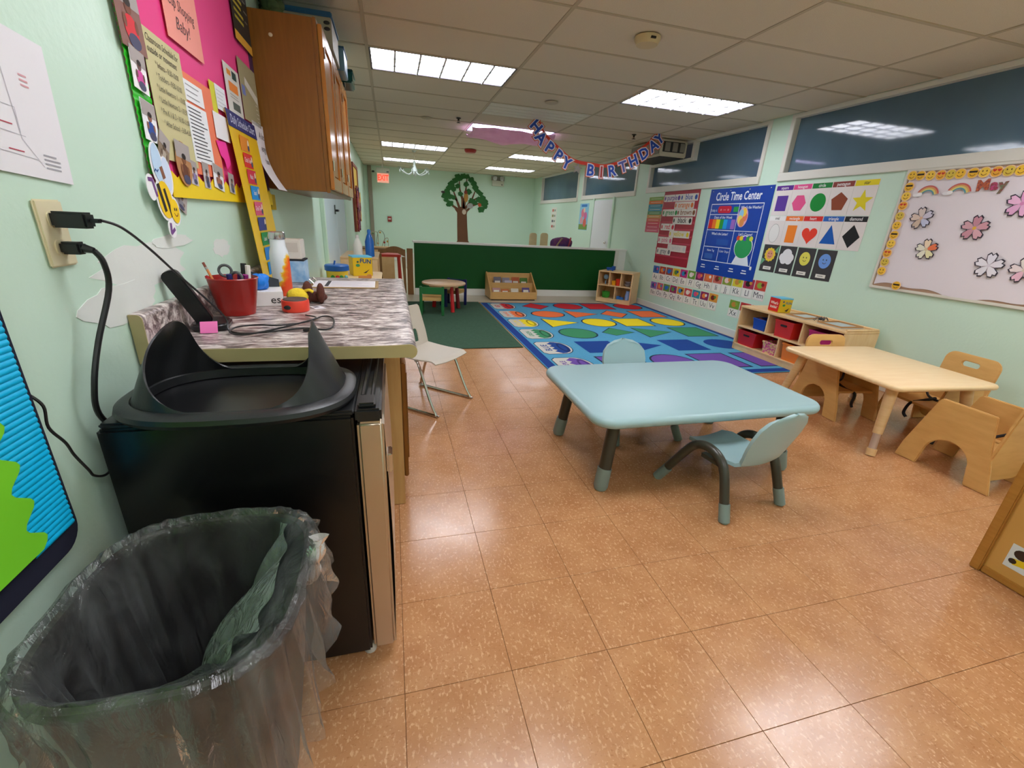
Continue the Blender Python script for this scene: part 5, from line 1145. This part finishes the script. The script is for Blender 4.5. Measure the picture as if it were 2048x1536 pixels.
# flower board on the far left wall
t = thing('flower_wall_board', 'yellow framed board with paper flowers far along the left wall', 'bulletin board', (XL+.001,8.6,1.48), PI/2)
MB().box(-.55,.55,-.03,0,-.55,.55).obj('board', mat('board_yellow','d8b23c',.6), t, bevel=.004); MB().ring(rrect(0,0,1.16,1.16,.005,1), rrect(0,0,1.06,1.06,.005,1),'y',-.045,0).obj('frame', mat('frame_red_brown','8a3a26',.5), t)
FC = ['7a2f3c','b0584c','5a2a5c','d8a83a','9c3a4a','6a3060','c08a6a','8a2f40']
for k in range(14):
    x, z = -.42+.28*(k % 4)+.05*math.sin(k*5), .05-.17*(k//4)+.04*math.cos(k*3); o = MB().prism([(x+.10*(1+.25*math.cos(5*a))*math.cos(a), z+.10*(1+.25*math.cos(5*a))*math.sin(a)) for a in [2*PI*i/20 for i in range(20)]],'y',-.075,-.05).obj('paper_flower', pm(FC[k % 8]), t)
# ================================================================ RIGHT WALL
def Rp(name, label, cat, y0, y1, z0, z1, c, d=.0012, **k): return card(name, label, cat, 'R', (y0+y1)/2, (z0+z1)/2, y1-y0, z1-z0, c, d=d, **k)
o = Rp('number_poster','narrow white poster nearest the far corner','poster',10.45,10.86,1.08,1.625,'dfe0d4'); p = PR(.0016)
for i, c in enumerate(('b86a5c','8d8a5c','6a6a70','c05a4c')): p.poly(rect(-.06,.2-i*.13,.12,.06),c,1).poly(rect(.08,.2-i*.13,.1,.05),'8d9a8c',1)
p.build(o)
o = Rp('cartoon_poster','tall bright blue and pink poster by the white door','poster',8.46,8.94,1.13,1.68,'8cc4dc'); p = PR(.0016)
p.poly(rect(0,-.21,.46,.11),'7a9a4a',1).poly(rect(0,.23,.3,.05),'3a7ac0',1)
for x, z, r, c in ((-.05,.08,.09,'d8788c'),(.1,.02,.08,'c86a9c'),(-.1,-.07,.08,'e0a0a8'),(.08,-.12,.09,'d86a5c'),(.02,.14,.05,'e8c8b0')): p.poly(ellp(x,z,r,r,14),c,2)
p.build(o)
o = Rp('calendar_strip_poster','striped orange, teal and pink days poster beside the red chart','poster',5.66,6.07,1.18,1.715,'c8905a'); p = PR(.0016)
for i, c in enumerate(('7fae5c','d8783c','2f8fa8','3a9ab0','5a9a6c','c89a5c','d06a5c','c8485c','c8506a','d0647c')): p.poly(rect(0,.24-i*.053,.40,.05),c,1).poly(rect(0,.24-i*.053,.3,.006),'e8d8c0',2)
p.build(o)
# red pocket chart
t = thing('colour_word_chart', 'red pocket chart holding colour word cards', 'pocket chart', (XR-.0015,5.215,1.262), -PI/2)
MB().box(-.43,.43,-.003,0,-.535,.53).obj('sheet', mat('red_vinyl','a01c34',.4,bump=(9,.3)), t)
for i in range(9): MB().box(-.43,.43,-.0065,-.0035,.36-i*.098,.385-i*.098).obj('pocket_strip', mat('clear_red_strip','b83a50',.25), t)
CW = [('purple',-.2,.42,.42,'6a4a9c'),('blue',.21,.42,.40,'3a5aa8'),('orange',.12,.315,.46,'d8783c'),('green',-.2,.215,.40,'2f8a4a'),('brown',.2,.215,.44,'8a5a3c'),('black',.14,.105,.46,'26262a'),('red',-.2,.01,.36,'c8283c'),('yellow',.12,-.085,.50,'d8c02c'),('pink',-.21,-.185,.38,'d0708c'),('white',.12,-.285,.46,'c9c9c6'),('gray',-.2,-.35,.38,'77777a')]
for i, (s_, x, z, w_, c) in enumerate(CW):
    o = MB().box(-w_/2,w_/2,-.0015,0,-.049,.049).obj('word_card', pm('dcd6cc')); o.location = (XR-.0085-.0004*i, 5.215-x, 1.262+z); o.rotation_euler.z = -PI/2
    tag(o, 'word card reading %s in the red pocket chart' % s_, 'card', 'colour word cards'); p = PR(.002)
    p.text(s_, -.005, .004, .105, c, 1, bold=.012, sx=.95).poly(ellp(w_/2-.045,0,.03,.034,12), c, 1).poly(ellp(-w_/2+.03,0,.017,.03,12), c, 1); p.build(o)
# blue circle time chart
t = thing('circle_time_chart', 'large royal blue Circle Time Center chart', 'wall chart', (XR-.0015,4.032,1.232), -PI/2)
BLU = mat('royal_blue_vinyl','0b3fa0',.35,bump=(7,.25)); MB().box(-.53,.53,-.004,0,-.53,.53).obj('sheet', BLU, t)
p = PR(.0048); WT = 'e8ecf6'
p.text('Circle Time Center', -.02, .43, .135, WT, 1, bold=.02, sx=.72)
p.line([(-.46,.345),(.43,.345),(.43,-.36),(-.46,-.36),(-.46,.345)],.008,WT,1)
for s_ in ([(.05,.345),(.05,-.36)],[(-.46,.22),(.05,.22)],[(-.46,.03),(.43,.03)],[(-.46,-.18),(.05,-.18)],[(-.16,-.18),(-.16,-.36)]): p.line(s_,.007,WT,1)
p.text('Today is', -.40, .27, .045, WT, 1, sx=.8).poly(rrect(-.2,.28,.24,.085,.03),'c8243c',1).text('o  ---  o', -.2,.28,.05,'f0c8cc',2).poly(rect(0,.28,.08,.06),'2f9a4a',1)
p.text('Days of the Week', -.2, .185, .045, WT, 1, bold=.01)
for i, c in enumerate(('d8302c','ee7a2c','f0d820','2f9a3c','1fa0e0','2a6ad0','9a6ac0')): p.poly(rect(-.415+i*.069,.105,.069,.115),c,1)
p.text("What's the Weather?", .25, .30, .045, WT, 1, bold=.01, sx=.85).poly(ellp(.14,.19,.085,.115,24),'e0a8b8',1)
for a, c in ((0,'e07a5c'),(1.2,'f0c84a'),(2.4,'8ac0e0'),(3.6,'e8d060'),(4.8,'d88a4c')): p.poly(ellp(.14+.04*math.cos(a),.19+.06*math.sin(a),.038,.05,12),c,2)
p.text("What's the Letter?", -.2, -.015, .045, WT, 1, bold=.01, sx=.9).poly(rect(-.17,-.115,.12,.07),'2a58ac',1).poly(rect(-.06,-.115,.1,.07),'2a58ac',1)
p.text("Let's Count!", .25, -.005, .045, WT, 1, bold=.01).poly([(.12,-.36),(.20,-.2),(.34,-.2),(.41,-.36)],'e0e4ec',1).poly(ellp(.26,-.15,.15,.135,26),'e0e4ec',2).poly(ellp(.26,-.155,.14,.125,26),'2c9a58',3)
for x, c in ((.15,'d84a2c'),(.2,'e8c83a'),(.26,'5a3ac0'),(.31,'2f9a4a'),(.36,'d8d84a')): p.poly(ellp(x,-.05,.03,.028,12),c,4)
for s_, x in (('Name Tag',-.31),('Color',-.10),('Shape',-.005)): p.text(s_, x, -.225, .04, WT, 1, sx=.85)
p.poly(rect(-.33,-.3,.16,.07),'3460ae',1)
for x, a, b in ((-.4,'Happy','Monkey'),(-.12,'Quiet','Mouse'),(.14,'Silly','Goat'),(.36,'Sleepy','Bear')): p.poly(rect(x,-.42,.07,.012),WT,1).poly(rect(x,-.45,.09,.012),WT,1)
p.build(t, 'chart_print')
for x in (-.48,-.16,.16,.48): MB().ell((x,-.006,.50),.008,.004,.008,8,5).obj('grommet', CHROME, t)
MB().box(.44,.47,-.012,-.0045,-.40,-.36).obj('wall_clip', pm('e6e6e2'), t, bevel=.003)
# shape cards, two rows
SHP = [('square','5b3a96'),('hexagon','e2578c'),('circle','118a34'),('pentagon','8d4426'),('star','e0ce1c'),('oval','e6e4e0'),('rectangle','f0862c'),('heart','e8402c'),('triangle','1359b0'),('diamond','1d1d1f')]
HC = ['5b2f8e','e0508c','0f7c34','8a3a30','e6d41a','ecebe8','f0762c','d8302c','2f66b8','1f1f22']
for i, (s_, c) in enumerate(SHP):
    col, row = i % 5, i // 5; y = 3.365-.224*col; z = 1.595-.307*row
    o = card('shape_card', 'card with a %s under the word %s' % ({'square':'purple square','hexagon':'pink hexagon','circle':'green circle','pentagon':'brown pentagon','star':'yellow star','oval':'white oval','rectangle':'orange rectangle','heart':'red heart','triangle':'blue triangle','diamond':'black diamond'}[s_], s_), 'card', 'R', y, z, .222, .303, 'e4dcd8', group='shape cards on the right wall')
    p = PR(.0016); p.poly(rect(0,.125,.216,.047),HC[i],1).text(s_, 0, .125, .042, '2b2b20' if s_ in ('star','oval') else 'f0ecec', 2, sx=.85, bold=.01)
    g = {'square':rect(0,-.03,.145,.155),'hexagon':ngon(0,-.03,.085,6,0,1),'circle':ellp(0,-.03,.085,.085,30),'pentagon':ngon(0,-.032,.088,5),'star':star(0,-.03,.1),'oval':ellp(0,-.03,.065,.095,28),'rectangle':rect(0,-.03,.12,.175),'heart':heart(0,-.03,.09),'triangle':[(-.085,-.105),(.085,-.105),(0,.07)],'diamond':[(-.085,-.03),(0,-.13),(.085,-.03),(0,.075)]}[s_]
    if s_ == 'oval': p.poly([(a*1.07,-.03+(b+.03)*1.05) for a, b in g],'a9a5a2',1)
    p.poly(g, c, 2); p.build(o)
for i, (s_, lb) in enumerate((('sunny','smiling yellow sun'),('cloudy','white cloud'),('moon','yellow smiling moon face'),('rainy','blue face'))):
    o = card('weather_card', 'dark card with a %s' % lb, 'card', 'R', 3.345-.229*i, .99-.003*i, .212, .293, '3f3d3f', group='weather cards on the right wall')
    p = PR(.0016); p.poly(rect(0,-.105,.11,.035),'e6e2da',1); lines(p,-.035,.035,-.112,-.098,1,'6a6a6a',.006,2,.1)
    if i == 0: p.poly([(.05,.08),(.1,.14),(.1,.06)],'6aa884',1).poly([(-.05,-.02),(-.1,-.08),(-.1,.0)],'6aa884',1).poly(star(0,.04,.078,12,.88),'e8c83a',2).poly(ellp(0,.04,.045,.048,20),'e0987a',3)
    if i == 1:
        for x, z, r in ((-.045,.03,.045),(.045,.03,.045),(0,.065,.055),(-.03,.0,.04),(.035,.0,.04)): p.poly(ellp(x,z,r*1.1,r,16),'e6e4e6',2)
    if i == 2: p.poly(ellp(.0,.04,.062,.068,24),'e2d95c',2)
    if i == 3: p.poly(ellp(.0,.04,.065,.07,24),'6f9ae0',2)
    if i != 1:
        for sx in (-1, 1): p.poly(ellp(sx*.018,.052,.006,.008,8),'46423a',4)
        p.line(arc(0,.035,.02,PI*1.15,PI*1.85,8),.005,'5a4a3a',4)
    p.build(o)
# alphabet cards
AC_ = [('3a6ab0','A'),('a83a2c','B'),('9c4a3a','C'),('e0bc2c','D'),('c0307a','E'),('6a9a3c','F'),('7a2a5c','G'),('d86a4c','H'),('c8685c','I'),('8a9a3a','J'),('d8c83c','K'),('a83050','L'),('c84a3c','M')]
A2 = [('8a6ab0','N'),('c8586a','O'),('6a8a3c','P'),('9c2a5c','Q'),('d8963a','R'),('c8484c','S'),('2f8aa8','T'),('8a2a5c','U'),('e0983c','V')]
A3 = [('7aa03c','X'),('c03a3c','Y'),('d85a4c','Z')]
PIC = ['2c4f8c','7a2a24','5a8a3c','2b2320','d84a7c','e08a3c','e8c8c0','2a8ac0','8aa83c','e8803c','1f6ac0','c88a3c','e8e0d8']
def alpha(rows, y0, dy, w_, zf, h_, gname):
    for i, (c, L_) in enumerate(rows):
        y = y0-dy*i
        o = card('alphabet_card', 'alphabet card showing %s%s' % (L_, L_.lower()), 'card', 'R', y, zf(i), w_, h_, 'e2dcd2', group='alphabet cards on the right wall')
        p = PR(.0016); p.poly(rect(0,h_*.24,w_*.96,h_*.48),c,1).poly(rect(0,-h_*.24,w_*.86,h_*.40),'ece8e0',1).text(L_+L_.lower(), 0, -h_*.25, .10, '4a4a50', 2)
        q = PIC[(ord(L_)*5) % 13]; p.poly(ellp(-.01,h_*.24,w_*.24,h_*.15,12),q,2).poly(ellp(.03,h_*.29,w_*.13,h_*.09,10),PIC[(ord(L_)*3+4) % 13],3); p.build(o)
alpha(AC_, 5.545, .1815, .175, lambda i: .568+.0045*i, .232, '')
alpha(A2, 5.545, .1805, .174, lambda i: .318+.005*i, .222, '')
alpha(A3, 3.70, .185, .176, lambda i: .345, .212, '')
# ---- white May bulletin board
t = thing('may_bulletin_board', 'white papered bulletin board with emoji border', 'bulletin board', (XR-.001,1.34,1.32), -PI/2)
MB().box(-.80,.80,-.012,0,-.465,.465).obj('cork_backing', mat('cork_tan','a8876e',.8), t); MB().ring(rrect(0,0,1.62,.95,.004,1), rrect(0,0,1.575,.905,.004,1),'y',-.018,0).obj('frame', mat('cream_frame','d8d4c8',.4), t, bevel=.003)
def paperf(u, v):
    x = -.775+1.55*u; z = -.43+.87*v + (.02*math.sin(u*11)+.012*math.sin(u*27)-.012 if v < .001 else 0)
    return (x, -.0145-.0035*abs(noise.noise(Vector((x*4,z*5,0))))-.002*abs(noise.noise(Vector((x*11,z*9,3)))), z)
MB().grid(paperf, 60, 36).obj('white_paper', mat('white_roll_paper','e2d9de',.7), t)
EM = [(2.096,1.747),(2.033,1.742),(1.96,1.738),(1.889,1.736),(1.823,1.735),(1.762,1.735),(1.683,1.734),(1.616,1.733),(1.546,1.732),(1.479,1.732),(1.414,1.731),(1.35,1.73),(1.285,1.73),(1.22,1.73),(1.155,1.73),(1.09,1.73)]+[(2.09,1.662),(2.089,1.591),(2.089,1.519),(2.085,1.439),(2.084,1.365),(2.08,1.29),(2.08,1.219),(2.084,1.142),(2.08,1.068),(2.081,.994),(1.925,.89)]
for i, (y, z) in enumerate(EM):
    r = .037; e = MB().prism(ellp(0,0,r,r,18),'y',-.002,0).obj('emoji_cutout', pm('f0c9a0'), t); e.location = (1.34-y, -.0225, z-1.32)
    p = PR(.0026); p.poly(ellp(0,0,r*.86,r*.86,18),['f0bf3a','e8b430','f2c84a','e8a83a','d8bc4a'][i % 5],1)
    if i % 5 == 1: p.poly(rect(0,.008,.05,.013),'2a1f1a',2)
    elif i % 5 == 3:
        for sx in (-1, 1): p.poly(heart(sx*.013,.01,.011),'c8302c',2)
    else:
        for sx in (-1, 1): p.poly(ellp(sx*.012,.009,.004,.006,8),'5a3a1c',2)
    p.line(arc(0,-.002,.017,PI*1.15,PI*1.85,6),.004,'7a4a1c',2); p.build(e)
def flower(label, y, z, r, cols, rot=0):
    pts = []; inner = []
    for k in range(5):
        for da, rr in ((-.58,.52),(-.40,.88),(-.15,1.0),(0,.82),(.15,1.0),(.40,.88),(.58,.52)):
            a = rot+k*2*PI/5+da; pts.append((r*rr*math.cos(a), r*rr*math.sin(a)))
    o = card('paper_flower_drawing', label, 'paper cut-out', 'R', y, z, 0, 0, '3b3440', d=.0275, pts=pts, th=.0012, group='flowers on the white board')
    p = PR(.0016)
    for k in range(5):
        a0 = rot+k*2*PI/5; q = [(r*rr*.89*math.cos(a0+da), r*rr*.89*math.sin(a0+da)) for da, rr in ((-.54,.48),(-.37,.88),(-.14,1.0),(0,.82),(.14,1.0),(.37,.88),(.54,.48))]
        p.poly([(0,0)]+q, cols[k % len(cols)], 1)
    for k in range(5): a0 = rot+k*2*PI/5+PI/5; p.line([(0,0),(r*.45*math.cos(a0),r*.45*math.sin(a0))],.0022,'b8a8b0',2)
    p.poly(ellp(0,0,.012,.012,10),cols[-1],3); p.build(o)
flower('beige and blue cherry blossom drawing, upper left on the white board',1.915,1.424,.088,['cfc8d8','d8c8c0','dcc4b4','d0b8a4','c4c8e0','d8b090'],.5)
flower('dark pink cherry blossom drawing in the middle of the white board',1.542,1.359,.092,['cf9aa4','c48a98','d0a0a8','c8909c','d8a8b0','e0b040'],.3)
flower('yellow and orange cherry blossom drawing, lower left on the white board',1.80,1.192,.085,['e8784c','f0d8b8','e8e4d0','ece8d4','ece4b4','d8c8a0'],.4)
flower('uncoloured white cherry blossom drawing on the white board',1.372,1.111,.092,['e6e0e8','e2dee8','e8e4ec','e4e0e8','e6e2ea','d8d0dc'],.3)
flower('bright pink cherry blossom drawing at the right edge of the photo',1.335,1.52,.095,['e8a8d0','e4a0cc','ecb8d8','e0a8cc','e8b0d4','d88ab8'],.2)
flower('cream cherry blossom drawing at the lower right edge of the photo',1.175,1.10,.088,['e8e0dc','e4dcd4','e8d8d8','e6b8c8','ece4dc','d8c8b8'],.5)
for lb, y, z in (('rainbow cut-out at the left of the white board',1.955,1.632),('rainbow cut-out left of the word May',1.748,1.637)):
    o = card('rainbow_cutout', lb, 'paper cut-out', 'R', y, z, 0, 0, 'd9d2d4', d=.0275, pts=arc(.02,-.05,.085,.25,PI*.98,12)+arc(.02,-.05,.04,PI*.98,.25,12)); p = PR(.0016)
    for k, c in enumerate(('c8605c','d8a05c','dcd07c','5c94a0')): p.poly(arc(.02,-.05,.083-.0105*k,.28,PI*.85,12)+arc(.02,-.05,.073-.0105*k,PI*.85,.28,12),c,1)
    p.poly(ellp(-.055,-.035,.028,.013,12),'e8e4e8',2).poly(ellp(-.035,-.03,.02,.014,12),'efecef',2); p.build(o)
for ch, y, c in (('M',1.592,'c0683c'),('a',1.528,'c0487c'),('y',1.478,'6a7a5c')):
    vs, fs = text_geo(ch, .045); s_ = .098; o = MB().add([(a*s_,0,b*s_) for a, b in vs], fs).obj('letter_cutout', mat('letter_'+ch,c,.6,var=(70,.1,'8a3a3c')), solid=.0015)
    o.location = (XR-.028,y,1.645); o.rotation_euler = (0,-.12,-PI/2); tag(o, 'patterned cut-out letter %s of the word May' % ch, 'letter')
# ================================================================ BIRTHDAY BANNER
t = thing('birthday_banner', 'HAPPY BIRTHDAY letter banner strung across the ceiling', 'banner', (0,5.06,0))
BP = [(1.475,2.420),(1.55,2.375),(1.62,2.255),(1.735,2.165),(1.86,2.085),(1.975,2.01),(2.12,1.965),(2.30,1.955),(2.455,1.945),(2.595,1.97),(2.745,2.03),(2.88,2.11),(3.02,2.21),(3.14,2.31),(3.21,2.40)]
rb = smooth_path([(x,0,z+.035) for x, z in BP],4); rb[-1].z = rb[0].z = 2.421
n_ = len(rb); f_ = MB(); f_.v = []; vs = []
for q in rb: vs += [(q.x,-.001,min(2.422,q.z+.02)),(q.x,-.001,q.z-.02)]
MB().add(vs,[(2*i,2*i+1,2*i+3,2*i+2) for i in range(n_-1)]).obj('red_ribbon', pm('c8321e'), t, solid=.0015)
LET = 'HAPPY*BIRTHDAY'
for i, ch in enumerate(LET):
    if i+1 >= len(BP): continue
    x, z = BP[i+1] if i+1 < len(BP) else BP[-1]
    a_ = Vector((BP[min(i+2,len(BP)-1)][0]-BP[i][0], BP[min(i+2,len(BP)-1)][1]-BP[i][1])); rot = math.atan2(a_.y,a_.x)*.9
    if ch == '*':
        l_ = MB().prism(star(0,0,.07),'y',-.002,0).obj('character_tag', pm('8a8078'), t)
    else:
        v2, f2 = text_geo(ch, .13); l_ = MB().add([(a*.185,0,b*.185) for a, b in v2], f2).obj('letter_tag', pm('d05a34'), t, solid=.002)
        p = PR(.0026); p.text(ch,0,0,.185,'dcd8e0',1,bold=.085).text(ch,0,0,.185,'2a4aa8' if ch not in 'TI' else ('5a5a9c' if ch == 'T' else 'a83028'),3,bold=.03); p.build(l_)
    l_.location = (x+math.sin(rot)*.06,-.0035-.0008*(i % 2),z-.045*math.cos(rot)); l_.rotation_euler.y = -rot
